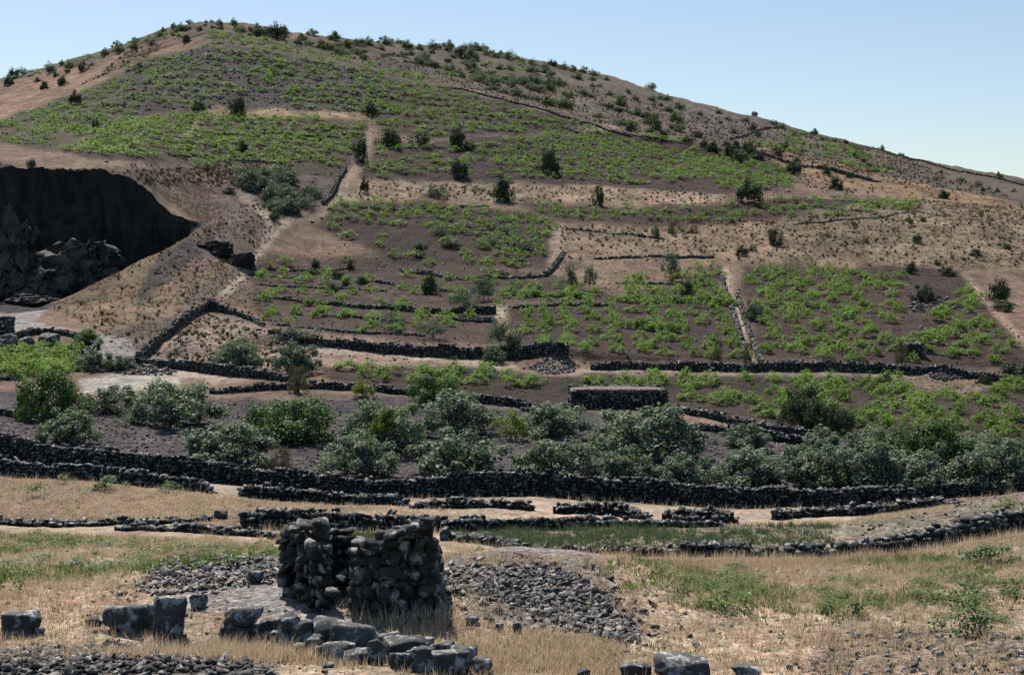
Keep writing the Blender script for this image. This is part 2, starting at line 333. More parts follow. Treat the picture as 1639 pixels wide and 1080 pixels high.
# ------------------------------------------------------------------ ground zones (photo outline of each field, stored as real positions on the slope)
SOIL = (.070, .048, .046); SOIL2 = (.076, .050, .046); TAN = (.41, .32, .25); TAN2 = (.235, .165, .13); PALE = (.37, .295, .245)
GRAVEL = (.17, .15, .15); DGRAVEL = (.088, .076, .080); SCREE = (.095, .083, .082); PURPLE = (.17, .12, .108); ROAD = (.26, .245, .24)
ZONES = [  # name of the piece of setting, colour, pebbly, softness, outline
 ('meadow', TAN, .25, [(-450,1400),(-450,800),(2090,760),(2090,1400)]),
 ('meadow', TAN2, .2, [(-450,835),(-450,740),(0,760),(300,785),(450,800),(640,806),(400,845),(200,832)]),
 ('hillside', TAN2, .15, [(-450,755),(-450,-100),(2090,-100),(2090,760),(1639,790),(1300,812),(1150,812),(850,800),(640,800),(300,775),(0,745)]),
 ('orchard_ground', DGRAVEL, .8, [(-450,700),(-450,640),(0,630),(130,640),(240,630),(340,640),(520,640),(640,640),(860,655),(1000,665),(1180,690),(1400,705),(2090,700),(2090,740),(1639,772),(1300,787),(1150,782),(820,767),(640,775),(400,757),(180,733),(0,701)]),
 ('lane', PALE, .15, [(-450,744),(-450,724),(0,738),(300,768),(640,793),(850,793),(1000,799),(1150,807),(1300,806),(1450,797),(1639,784),(2090,750),(2090,760),(1639,795),(1520,806),(1300,823),(1180,834),(1000,824),(850,816),(620,807),(450,799),(300,785),(0,758)]),
 ('green_strip', (.22,.18,.145), .5, [(720,846),(1000,838),(1200,836),(1345,838),(1340,872),(1150,884),(950,884),(800,874),(720,868)]),
 ('stony_bank', (.23,.185,.155), .8, [(1350,836),(1520,800),(1660,770),(1800,770),(1800,800),(1639,835),(1500,858),(1400,870),(1345,868)]),
 ('field', SOIL, .35, [(505,585),(600,588),(760,586),(860,604),(1000,604),(1200,600),(1440,603),(1470,625),(1540,640),(1600,615),(2090,612),(2090,700),(1639,706),(1330,702),(1180,675),(1070,650),(900,650),(700,628),(520,608)]),
 ('field', SOIL, .35, [(812,490),(985,480),(1150,428),(1172,490),(1188,530),(1204,578),(930,578),(830,552)]),
 ('field', SOIL2, .35, [(1188,425),(1330,428),(1540,430),(1590,500),(1639,560),(1700,592),(1216,577),(1205,520),(1185,470)]),
 ('field', (.095,.066,.06), .35, [(405,408),(640,410),(880,440),(985,470),(985,480),(812,490),(800,520),(830,552),(640,546),(430,520),(400,480)]),
 ('field', SOIL, .3, [(535,322),(700,322),(880,350),(890,362),(868,432),(640,420),(560,385),(500,365)]),
 ('field', SOIL, .3, [(600,240),(700,225),(1000,212),(1130,228),(1260,268),(1270,300),(1160,312),(1000,300),(760,292),(575,290)]),
 ('field', SOIL2, .3, [(820,325),(1000,330),(1190,320),(1480,318),(1470,340),(1250,356),(1100,362),(900,358)]),
 ('field', (.085,.066,.052), .3, [(90,245),(200,190),(310,182),(590,188),(575,235),(545,292),(440,288),(260,265)]),
 ('field', (.085,.063,.055), .3, [(600,190),(560,110),(700,140),(860,178),(990,212),(700,222),(610,215)]),
 ('scree', SCREE, .9, [(200,190),(120,175),(170,130),(230,95),(330,72),(420,80),(600,115),(640,180),(600,182),(320,172)]),
 ('field', (.095,.08,.06), .4, [(-450,300),(-200,240),(0,195),(170,130),(200,190),(90,245),(0,232),(-200,270)]),
 ('hillside', (.30,.20,.15), .1, [(-450,260),(-200,200),(0,135),(140,100),(270,62),(330,60),(230,95),(120,148),(0,190),(-200,235)]),
 ('hillside', (.15,.14,.10), .2, [(-450,235),(0,122),(140,86),(340,28),(270,60),(140,98),(0,133)]),
 ('hillside', (.155,.128,.105), .3, [(440,65),(700,130),(1000,208),(1250,255),(1639,325),(2090,378),(2090,370),(1639,282),(1250,192),(960,108),(760,72),(520,54)]),
 ('hillside', (.14,.12,.09), .3, [(320,38),(440,56),(560,92),(700,128),(760,150),(700,142),(560,108),(420,82),(330,64),(290,60)]),
 ('scree', (.16,.135,.13), .6, [(1080,185),(1100,162),(1180,178),(1240,196),(1240,208),(1150,222)]),
 ('field', (.15,.13,.10), .3, [(1190,232),(1270,205),(1400,250),(1440,290),(1350,268)]),
 ('hillside', PURPLE, .3, [(150,280),(420,262),(545,296),(520,325),(450,360),(380,330),(330,370),(310,350),(250,310),(230,295)]),
 ('scree', (.16,.125,.13), .4, [(420,285),(545,292),(520,322),(450,345),(415,320),(395,300)]),
 ('hillside', (.20,.155,.135), .5, [(330,370),(380,330),(450,365),(390,440),(310,500),(215,580),(160,530),(230,480),(310,440)]),
 ('hillside', (.235,.175,.12), .45, [(80,492),(160,452),(240,412),(300,378),(262,430),(225,480),(320,440),(360,400),(372,410),(330,450),(280,500),(200,528),(140,520)]),
 ('scree', DGRAVEL, .5, [(250,410),(300,378),(330,400),(280,440),(215,490),(225,460)]),
 ('hillside', (.33,.25,.21), .1, [(232,572),(330,500),(405,515),(440,545),(500,560),(700,572),(830,588),(760,586),(505,583),(430,600),(330,590)]),
 ('hillside', (.30,.225,.165), .2, [(1260,345),(1480,315),(1639,330),(2090,400),(2090,420),(1639,430),(1540,428),(1330,426),(1160,420),(900,415),(890,362),(1100,365)]),
 ('hillside', (.36,.27,.20), .1, [(575,290),(760,290),(1000,300),(1160,312),(1160,325),(1000,328),(820,322),(700,320),(540,318)]),
 ('hillside', (.36,.26,.17), .1, [(320,172),(600,182),(596,192),(330,184)]),
 ('hillside', (.31,.21,.14), .1, [(1180,225),(1400,275),(1500,300),(1639,328),(1639,345),(1480,318),(1300,290)]),
 ('hillside', (.45,.36,.29), .1, [(920,205),(985,203),(988,210),(930,212)]),
 ('quarry_floor', (.06,.057,.058), .7, [(-450,520),(-450,440),(0,484),(70,488),(100,482),(70,500),(0,498)]),
 ('road', ROAD, .2, [(-100,508),(0,500),(40,496),(80,494),(66,504),(56,514),(80,520),(130,527),(185,538),(212,550),(216,566),(205,582),(140,576),(150,566),(168,554),(150,546),(110,536),(50,528),(0,526),(-100,534)]),
 ('field', (.13,.14,.07), .3, [(-450,560),(0,558),(60,552),(130,560),(140,590),(100,602),(0,612),(-450,620)]),
 ('gravel_patch', (.36,.33,.31), .5, [(128,610),(170,600),(260,598),(300,605),(280,618),(200,628),(135,632)]),
 ('path', PALE, .1, [(275,588),(400,605),(410,614),(330,610),(270,598)]),
 ('path', (.38,.30,.25), .1, [(430,545),(560,556),(700,564),(780,572),(830,588),(840,596),(760,584),(640,572),(500,562)]),
 ('path', PALE, .1, [(925,592),(1000,592),(1190,594),(1440,600),(1470,603),(1440,607),(1190,599),(1000,597),(935,600),(900,602),(840,596)]),
 ('path', (.33,.26,.215), .1, [(1148,430),(1160,428),(1178,470),(1192,520),(1210,578),(1196,580),(1184,530),(1165,480)]),
 ('path', (.30,.235,.19), .1, [(1535,430),(1555,445),(1600,500),(1639,545),(1639,556),(1590,505),(1545,452)]),
 ('path', (.31,.25,.21), .1, [(368,302),(396,307),(440,345),(470,355),(440,385),(400,440),(360,475),(350,470),(395,420),(425,375),(425,350)]),
 ('path', (.30,.24,.20), .1, [(472,358),(512,345),(553,290),(579,240),(592,205),(598,205),(588,245),(560,298),(518,350)]),
 ('path', (.31,.25,.20), .1, [(325,176),(332,178),(300,222),(280,228),(300,205)]),
 ('path', (.29,.225,.18), .1, [(885,362),(905,360),(905,400),(890,440),(870,440),(880,410)]),
 ('path', (.32,.26,.215), .1, [(790,488),(815,488),(808,520),(795,515)]),
 ('gravel_patch', (.30,.28,.28), .6, [(280,965),(340,940),(460,935),(520,950),(560,985),(640,1000),(600,1020),(480,1010),(400,985),(300,985)]),
 ('gravel_patch', (.25,.23,.235), .8, [(220,930),(290,895),(440,885),(470,930),(400,950),(290,965),(240,955)]),
 ('gravel_patch', (.27,.25,.25), .8, [(700,920),(880,905),(960,950),(1040,1020),(960,1040),(820,1010),(720,960)]),
 ('meadow', (.40,.31,.235), .3, [(620,1000),(720,985),(900,1010),(1000,1040),(980,1090),(780,1090),(700,1040)]),
 ('rubble_ground', (.17,.155,.15), .9, [(-450,1400),(-450,1035),(0,1045),(200,1032),(330,1045),(450,1075),(460,1400)]),
 ('rubble_ground', (.27,.215,.18), .8, [(1280,1090),(1320,1010),(1450,1000),(1639,1015),(2090,1010),(2090,1400),(1300,1400)]),
 ('gravel_patch', (.28,.24,.225), .5, [(1240,700),(1310,690),(1310,710),(1230,716)]),
]
wu = Ug + fbm(Xg * .35, Yg * .12, oct=3, seed=31) * 7; wv = Vg + fbm(Xg * .35, Yg * .12, oct=3, seed=32) * 4
alb = np.zeros(Vg.shape + (3,)); alb[:] = TAN2; peb = np.full(Vg.shape, .2); cls = np.zeros(Vg.shape, int)
names = ['hillside']
def blur(a):
    for ax in (0, 1):
        a = (np.roll(a, 1, ax) + 2 * a + np.roll(a, -1, ax)) / 4
    return a
for nm, c, pk, poly in ZONES:
    m = inpoly(wu, wv, poly)
    if nm in ('orchard_ground',): m &= (rowL >= LROW and True) if False else m
    w = blur(blur(m.astype(float)))
    alb = alb * (1 - w[..., None]) + np.array(c) * w[..., None]; peb = peb * (1 - w) + pk * w
    if nm not in names: names.append(nm)
    cls[m] = names.index(nm)
# worn and grassy variation of its own
nz = fbm(Xg * .12, Yg * .12, oct=4, seed=41); nz2 = fbm(Xg * .03, Yg * .03, oct=3, seed=42)
alb *= (1 + .22 * nz + .15 * nz2)[..., None]
alb[..., 0] *= 1 + .05 * nz2; alb[..., 2] *= 1 - .08 * nz
# patches of darker weathered soil and low olive growth on the open slopes
hill = np.isin(cls, [names.index(n) for n in ('hillside', 'field', 'scree')]) & (Vg < 640)
pm = np.clip((fbm(Xg * .22, Yg * .11, oct=4, seed=43) + .12) * 2.6, 0, 1) * .5 + np.clip((fbm(Xg * .9, Yg * .5, oct=3, seed=44) + .05) * 2.2, 0, 1) * .25
pm = (blur(blur(hill.astype(float))) * pm)[..., None]
alb = alb * (1 - pm) + (np.array([.07, .058, .046]) * .55 + alb * .32) * pm
alb = alb * (1 - .14 * blur(blur(hill.astype(float))))[..., None]
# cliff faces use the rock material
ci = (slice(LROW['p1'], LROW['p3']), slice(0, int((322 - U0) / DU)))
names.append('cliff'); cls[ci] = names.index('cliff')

LABEL = {
 'meadow': ('dry tan grass meadow around the ruined stone hut', 'meadow'), 'hillside': ('dry brown upper hillside with grass and scrub', 'hillside'),
 'orchard_ground': ('dark grey gravelly soil under the fig trees', 'ground'), 'lane': ('pale earth lane running along the long high wall', 'lane'),
 'green_strip': ('narrow cultivated strip between two low stone walls', 'field'), 'stony_bank': ('grey stony bank sloping down by the right edge', 'bank'),
 'field': ('dark reddish vineyard soil on the terraced slope', 'field'), 'scree': ('grey stony scree on the upper slope', 'scree'),
 'quarry_floor': ('dark floor of the quarry under the cliff', 'ground'), 'road': ('pale dirt road bending below the quarry spur', 'road'),
 'gravel_patch': ('pale grey gravel spread around the ruined hut', 'gravel'), 'path': ('pale trodden footpaths between the terraced fields', 'path'),
 'rubble_ground': ('stony ground along the bottom edge', 'ground'), 'cliff': ('dark shaded basalt quarry cliff', 'cliff')}
P3 = np.stack([Xg, Yg, Zg], -1)
fc = cls[:-1, :-1]
vid = np.arange(NR * NC).reshape(NR, NC)
for k, nm in enumerate(names):
    m = fc == k
    if not m.any(): continue
    r, c = np.nonzero(m)
    q = np.stack([vid[r, c], vid[r, c + 1], vid[r + 1, c + 1], vid[r + 1, c]], 1)
    uq, inv = np.unique(q.ravel(), return_inverse=True)
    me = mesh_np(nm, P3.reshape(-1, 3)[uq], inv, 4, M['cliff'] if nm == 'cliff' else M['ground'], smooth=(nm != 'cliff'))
    ca = me.attributes.new('albedo', 'FLOAT_COLOR', 'POINT')
    ca.data.foreach_set('color', np.concatenate([np.clip(alb.reshape(-1, 3)[uq], .01, .8), np.ones((len(uq), 1))], 1).astype(np.float32).ravel())
    pa = me.attributes.new('pebbly', 'FLOAT', 'POINT'); pa.data.foreach_set('value', peb.ravel()[uq].astype(np.float32))
    o = link(nm, me); tag(o, LABEL[nm][0], LABEL[nm][1], kind='structure')

# ------------------------------------------------------------------ stones
def hull_stone(seed, n=12, e=.35, smooth=False):
    r = np.random.default_rng(seed)
    p = r.normal(size=(n, 3)); p /= np.linalg.norm(p, axis=1)[:, None]
    p = np.sign(p) * np.abs(p) ** (1 - e); p /= np.abs(p).max(axis=1)[:, None] ** .5
    p *= r.uniform(.62, 1.0, (n, 1))
    bm = bmesh.new()
    for q in p: bm.verts.new(q)
    bmesh.ops.convex_hull(bm, input=bm.verts)
    for v in [v for v in bm.verts if not v.link_faces]: bm.verts.remove(v)
    bmesh.ops.triangulate(bm, faces=bm.faces)
    bm.verts.index_update()
    V = np.array([v.co[:] for v in bm.verts]); T = np.array([[v.index for v in f.verts] for f in bm.faces])
    bm.free()
    lo, hi = V.min(0), V.max(0); V = (V - (lo + hi) / 2) / (hi - lo)
    return V, T
HULLS = [hull_stone(100 + i, 8 + i % 5) for i in range(20)]
def cut_rock(seed, sub=2, planes=16, rough=.04, boxy=.5):
    r = np.random.default_rng(seed)
    bm = bmesh.new(); bmesh.ops.create_icosphere(bm, subdivisions=sub, radius=1)
    V = np.array([v.co[:] for v in bm.verts]); T = np.array([[v.index for v in f.verts] for f in bm.faces]); bm.free()
    N = r.normal(size=(planes, 3)); N /= np.linalg.norm(N, axis=1)[:, None]
    d = r.uniform(.58, 1.0, planes)
    ax = np.array([[1,0,0],[-1,0,0],[0,1,0],[0,-1,0],[0,0,1],[0,0,-1]], float) + r.normal(size=(6, 3)) * .14
    ax /= np.linalg.norm(ax, axis=1)[:, None]
    N = np.concatenate([N, ax]); d = np.concatenate([d, np.full(6, 1 - boxy * .55)])
    dot = V @ N.T; rr = np.where(dot > .05, d[None] / np.maximum(dot, .05), 9).min(1)
    rr = np.minimum(rr, 1.1) * (1 + rough * fbm(V[:, 0] * 3 + seed, V[:, 1] * 3, V[:, 2] * 3, oct=3, seed=seed))
    V = V * rr[:, None]
    lo, hi = V.min(0), V.max(0); V = (V - (lo + hi) / 2) / (hi - lo)
    return V, T
CUTS = [hull_stone(300 + i, 13 + i % 8, .5) for i in range(20)]
HMESH, CMESH = {}, {}
def stone_mesh(kind, i, mat):
    D = HMESH if kind == 'h' else CMESH; src = HULLS if kind == 'h' else CUTS
    i %= len(src)
    if (i, mat) not in D:
        V, T = src[i]; D[(i, mat)] = mesh_np('stone', V, T, 3, M[mat], smooth=False)
    return D[(i, mat)]
def rotm(rx, ry, rz): return np.array(Euler((rx, ry, rz)).to_matrix())
def join_stones(stones):
    """stones: list of (variant, loc, rot matrix, scale) -> one mesh's arrays"""
    VV, TT, off = [], [], 0
    for i, loc, rm, sc in stones:
        V, T = HULLS[i % len(HULLS)]
        VV.append((V * sc) @ rm.T + loc); TT.append(T + off); off += len(V)
    return np.concatenate(VV), np.concatenate(TT)
def emit_stones(parent, stones, mat, n_parts, restname='loose_stones', cuts=False, origin=None, key=None):
    """the n_parts that show largest become parts of their own, the rest one part"""
    o0 = np.array(origin if origin is not None else parent.location)
    def size(s):
        u, v = s[1][0] / s[1][1] * F + CU, VH - s[1][2] / s[1][1] * F
        vis = 1 if (-5 < u < IW + 5 and v < IH + 10) else .05
        return vis * (s[3][0] * s[3][2]) / s[1][1] ** 2 * (s[4] if len(s) > 4 else 1)
    st = sorted(stones, key=size, reverse=True)
    for s in st[:n_parts]:
        o = bpy.data.objects.new('stone', stone_mesh('c' if cuts else 'h', s[0], mat)); COL.objects.link(o)
        o.parent = parent
        m4 = np.eye(4); m4[:3, :3] = s[2] @ np.diag(s[3]); m4[:3, 3] = np.array(s[1]) - o0
        o.matrix_basis = Matrix(m4.tolist())
    rest = [s[:4] for s in st[n_parts:]]
    if rest:
        V, T = join_stones(rest)
        r = link(restname, mesh_np(restname, V - o0, T, 3, M[mat]), parent); r['kind'] = 'stuff'

def drystone_wall(name, label, px, h, thick=.6, s=.34, parts=300, cat='wall', group=None, mat='basalt_wall', rough=.25, gaps=(), seed=0, base=-.1, topn=.5):
    """a dry stone wall following ground positions px; h may be a list (one height per point)"""
    r = np.random.default_rng(seed + 1000)
    P = [ground_px(*p) for p in px]
    P = np.array([[p.x, p.y, p.z] for p in P]); H = np.full(len(P), h) if np.isscalar(h) else np.array(h, float)
    seg = np.r_[0, np.cumsum(np.linalg.norm(np.diff(P[:, :2], axis=0), axis=1))]; L = seg[-1]
    at = lambda d: np.array([np.interp(d, seg, P[:, 0]), np.interp(d, seg, P[:, 1])])
    e = link(name, None, loc=P[len(P) // 2]); tag(e, label, cat, group, 'thing')
    stones = []
    dd = np.arange(0, L + .2, .1); prof = np.interp(dd, seg, H) * (1 + rough * fbm(dd * .45, dd * 0 + seed * 3.3, oct=4, seed=seed, gain=.7) * 1.3)
    for side in (0, 1):
        hgt = 0.0; k = 0
        while True:
            ch = s * r.uniform(.6, .85)
            d = r.uniform(0, s); any_ = False
            while d < L:
                w = s * (.55 + 1.2 * r.random() ** 1.6)
                p = at(d + w / 2); q = at(min(L, d + w + .05)); q0 = at(max(0, d - .05)); t = q - q0; n = np.linalg.norm(t); t = t / n if n > 0 else np.array([1., 0])
                hh = prof[min(len(prof) - 1, int(d * 10))]
                if any(g0 < d < g1 for g0, g1 in gaps): hh *= .15
                if hgt + ch * .6 < hh + r.normal() * s * .18:
                    any_ = True
                    nrm = np.array([t[1], -t[0]])
                    if nrm[1] > 0: nrm = -nrm
                    off = (thick * .25) * (1 if side == 0 else -1) + r.normal() * .035
                    c = p + nrm * off; z = ground_z(c[0], c[1]) if side == 0 else zc_prev(p, nrm, thick)
                    sc = np.array([w * 1.12, thick * r.uniform(.5, .75), ch * r.uniform(.95, 1.5)])
                    rm = rotm(r.normal() * .22, r.normal() * .24, math.atan2(t[1], t[0]) + r.normal() * .18)
                    top = 1.25 if hgt + 1.6 * ch > hh else 1.0
                    stones.append((int(r.integers(99)), np.array([c[0], c[1], z + base + hgt + ch / 2]), rm, sc, (1.0 if side == 0 else .55) * top))
                d += w
            hgt += ch; k += 1
            if not any_ or k > 40: break
    emit_stones(e, stones, mat, parts, 'small_stones')
    m = max(2, int(L / .5)); ds = np.linspace(0, L, m); cv = []
    for d in ds:
        p = at(d); q = at(min(L, d + .1)) - at(max(0, d - .1)); q /= max(1e-6, np.linalg.norm(q)); nr = np.array([q[1], -q[0]]) * thick * .2
        z = min(ground_z(p[0] + nr[0], p[1] + nr[1]), ground_z(p[0] - nr[0], p[1] - nr[1])); hh = max(.05, prof[min(len(prof) - 1, int(d * 10))] * .82 - .12)
        cv += [(p[0] + nr[0], p[1] + nr[1], z - .2), (p[0] - nr[0], p[1] - nr[1], z - .2), (p[0] - nr[0], p[1] - nr[1], z + hh), (p[0] + nr[0], p[1] + nr[1], z + hh)]
    cq = [[i * 4 + a, i * 4 + (a + 1) % 4, i * 4 + 4 + (a + 1) % 4, i * 4 + 4 + a] for i in range(m - 1) for a in range(4)] + [[0, 1, 2, 3], [4 * m - 4, 4 * m - 3, 4 * m - 2, 4 * m - 1]]
    link('core', mesh_np('core', np.array(cv) - np.array(e.location), cq, 4, M['darkrock']), e)
    return e
def zc_prev(p, nrm, thick):
    c = p + nrm * thick * .25
    return ground_z(c[0], c[1])

# ------------------------------------------------------------------ near field walls
drystone_wall('field_wall', 'long high dark drystone wall along the lane below the fig orchard',
    [(-80,726),(0,742),(80,750),(180,759),(300,771),(400,779),(520,788),(640,797),(760,796),(850,796),(1000,802),(1150,810),(1300,809),(1450,800),(1560,792),(1639,787),(1720,780)],
    [1.75,1.8,1.7,1.5,1.5,1.25,1.25,1.2,1.55,1.6,1.45,1.45,1.2,1.05,.9,.85,.85], .8, .27, 300, seed=1, rough=.12)
drystone_wall('field_wall', 'white-topped drystone wall on the left, below the long high wall',
    [(-80,744),(0,758),(80,764),(150,770),(220,778),(300,785),(342,790)], [1.05,1.05,.95,.95,.9,.8,.25], .6, .27, 240, seed=2, rough=.2)
drystone_wall('field_wall', 'drystone wall on the lane edge just left of and behind the ruined hut',
    [(385,793),(400,796),(450,800),(540,805),(620,808),(650,812)], [.4,.8,.85,.75,.7,.3], .6, .27, 220, seed=3, rough=.2)
drystone_wall('field_wall', 'broken low stone wall beside the lane, behind the ruined hut',
    [(655,815),(720,815),(780,813),(850,818)], [.3,.55,.6,.45], .6, .27, 150, seed=4, rough=.45)
drystone_wall('field_wall', 'short tumbled piece of lane wall in the middle with gaps at both ends',
    [(885,822),(940,823),(1000,826),(1035,830)], [.5,.75,.75,.3], .7, .27, 140, seed=5, rough=.4)
drystone_wall('field_wall', 'tumbled piece of lane wall right of the middle gap',
    [(1060,832),(1100,834),(1140,836),(1180,837)], [.5,.7,.75,.4], .7, .27, 120, seed=6, rough=.45)
drystone_wall('field_wall', 'overgrown low lane wall on the right ending in the stony bank',
    [(1238,832),(1300,826),(1400,818),(1480,812),(1530,806)], [.6,.75,.6,.5,.3], .6, .27, 180, seed=7, rough=.35)
drystone_wall('field_wall', 'dark drystone wall passing directly behind the ruined hut',
    [(386,846),(420,848),(470,849),(560,850),(720,849),(860,846),(1000,843),(1150,842)], [.7,.9,.95,.9,.7,.55,.5,.4], .6, .27, 300, seed=8, rough=.25)
drystone_wall('field_wall', 'low rubble wall at the left edge between the dry and the weedy meadow',
    [(-60,832),(0,834),(100,838),(200,838),(335,834)], [.35,.4,.4,.35,.2], .6, .23, 150, seed=9, rough=.5)
drystone_wall('field_wall', 'low pale-topped stone row leading to the left side of the ruined hut',
    [(185,847),(260,850),(340,854),(400,858),(450,862)], [.3,.4,.4,.35,.25], .5, .23, 120, seed=10, rough=.5)
drystone_wall('field_wall', 'low stone wall running right from the ruined hut along the green strip',
    [(716,868),(760,874),(830,882),(900,887),(950,888),(1050,890),(1150,891),(1300,892),(1400,883)], [.35,.4,.35,.3,.35,.55,.5,.6,.65], .6, .27, 260, seed=11, rough=.45)
drystone_wall('field_wall', 'stony wall climbing to the right edge above the weedy meadow',
    [(1402,884),(1450,879),(1500,872),(1560,860),(1600,853),(1639,846),(1700,840)], [.65,.75,.8,.85,.9,.95,.95], .7, .27, 200, seed=12, rough=.25)
# ------------------------------------------------------------------ walls further up the slope (stones too small to pick apart)
FAR = [
 ('straight stone wall slanting up from the road bend to a dark corner', [(218,582),(240,563),(265,543),(290,524),(315,503),(332,494)], 1.3, .7),
 ('stone wall going down right from the dark corner above the fenced plot', [(332,494),(350,497),(380,505),(410,515),(422,525)], [2.0,1.3,.9,.8,.4], .7),
 ('long dark terrace wall across the middle above the pale path', [(430,535),(480,546),(560,556),(640,564),(750,571),(830,574),(908,583)], [.8,1.0,1.2,1.4,1.5,1.7,1.7], .9),
 ('long dark terrace wall under the right vineyards', [(945,591),(1050,592),(1190,594),(1330,597),(1450,600),(1540,604),(1680,610)], [.9,1.0,1.2,1.25,1.2,.9,.8], .8),
 ('retaining wall running from the road bend towards the middle fig trees', [(218,580),(260,588),(300,594),(370,603),(430,609),(470,613)], [1.0,1.1,1.2,1.2,1.1,.6], .8),
 ('low stone wall in front of the pale path, left of the brownish bush', [(335,630),(390,628),(450,623),(520,620)], [.6,.8,.8,.6], .7),
 ('stone wall behind the small yellow-green bush and the upper fig tree', [(490,618),(560,625),(620,631),(690,636)], [.8,.9,.8,.5], .7),
 ('crooked stone wall left of the low stone building', [(700,637),(760,642),(820,648),(862,655)], [.7,.8,.9,.7], .7),
 ('short stone wall joining the lower left corner of the stone building', [(835,655),(870,660),(905,664)], [.5,.7,.5], .7),
 ('upper of two stone walls slanting down right from the stone building', [(1072,660),(1140,674),(1220,690),(1305,700)], [.8,.8,.8,.6], .7),
 ('lower of two stone walls slanting down right below the stone building', [(1112,690),(1160,696),(1230,706),(1315,716)], [.7,.8,.9,.8], .7),
 ('curved wall bordering the dirt road at the left', [(20,540),(60,532),(110,536),(145,548),(156,556),(134,570),(150,582),(218,588)], [.9,.9,.8,.8,.8,1.0,.9,.7], .7),
 ('low terrace wall starting above the fenced plot, left of the small trees', [(410,474),(450,478),(520,486),(600,492),(700,502),(792,503)], [.5,.6,.8,.9,1.1,1.5], .8),
 ('short terrace wall among the small grey trees', [(715,513),(750,515),(792,516)], [.5,.7,.8], .7),
 ('broken terrace wall below the centre vineyard', [(640,432),(690,440),(720,446),(800,446),(872,445)], [.7,.9,.5,.8,.8], .8),
 ('tumbled wall climbing beside the centre vineyard', [(872,445),(890,425),(903,405)], [1.2,.9,.6], .9),
 ('low terrace edge above the left terraces with small bushes', [(430,430),(500,432),(562,430)], [.5,.5,.4], .7),
 ('thin dark terrace wall under the dry upper slope', [(950,414),(1040,414),(1142,415)], [.5,.7,.7], .7),
 ('thin terrace wall left of the hedge rows in the middle vineyard', [(820,494),(900,493),(972,494)], [.7,.7,.6], .7),
 ('left edging wall of the stony lane between the two vineyards', [(1150,432),(1166,478),(1180,520),(1192,560),(1198,580)], .55, .7),
 ('right edging wall of the stony lane between the two vineyards', [(1180,470),(1192,510),(1208,555),(1218,580)], .6, .7),
 ('dark wall climbing the slope beside the grey bushes', [(518,330),(535,305),(552,272)], 1.2, .9),
 ('wall along the crest between the vine slope and the shrubby ridge', [(700,137),(780,157),(870,180),(960,206),(1010,218)], .8, .8),
 ('dark wall on the right crest below the green upper field', [(1180,238),(1250,258),(1350,278),(1405,290)], 1.1, .8),
 ('short wall rising to the skyline beside the purple upper field', [(1170,226),(1205,214),(1250,203)], .8, .8),
 ('long thin wall on the far right slope under the skyline', [(1385,236),(1450,254),(1520,270),(1575,282),(1639,296)], .8, .8),
 ('short low wall at the left edge beside the dark bushy tree', [(-20,662),(10,664),(40,668)], .7, .7),
 ('dark low edge wall of the green plot at the left edge', [(-20,612),(15,611),(32,610)], .7, .7),
]
FAR += [('low dark terrace edge under the three dark clumps of the upper strip', [(600,238),(700,236),(830,246)], .5, .7),
 ('low dark terrace edge under the round tree dry strip', [(560,332),(640,333),(780,330)], .5, .7), ('thin terrace edge right of the centre vineyard top', [(905,370),(980,374),(1060,380)], .5, .7),
 ('thin stone line across the left terraces, upper', [(415,455),(500,460),(620,466)], .45, .6), ('thin stone line across the left terraces, lower', [(470,503),(560,510),(660,520)], .45, .6),
 ('thin stone line left of the dark round terrace bush', [(425,442),(500,446),(600,452),(670,458)], .5, .6), ('thin stone line right of the dark round terrace bush', [(705,466),(800,470),(905,474)], .5, .6),
 ('thin stone line above the dense vine hedge', [(985,452),(1060,452),(1145,456)], .5, .6), ('thin stone line in the lower left terraces beside the grey trees', [(440,522),(540,530),(680,540)], .45, .6),
 ('thin terrace edge under the narrow right vine strip', [(1270,358),(1380,350),(1480,342)], .5, .7), ('faint terrace edge in the upper left vines', [(330,215),(430,213),(560,222)], .6, .7),
 ('faint terrace edge above the quarry bushes', [(270,250),(340,252),(470,268)], .6, .7)]
for i, (lab, px, h, th) in enumerate(FAR):
    drystone_wall('terrace_wall', lab, px, np.array(h) * (.75 if px[0][1] < 530 else .9) * np.ones(len(px)), th * .8, (.30 if px[0][1] > 450 else .38), 0, seed=40 + i, rough=.25)

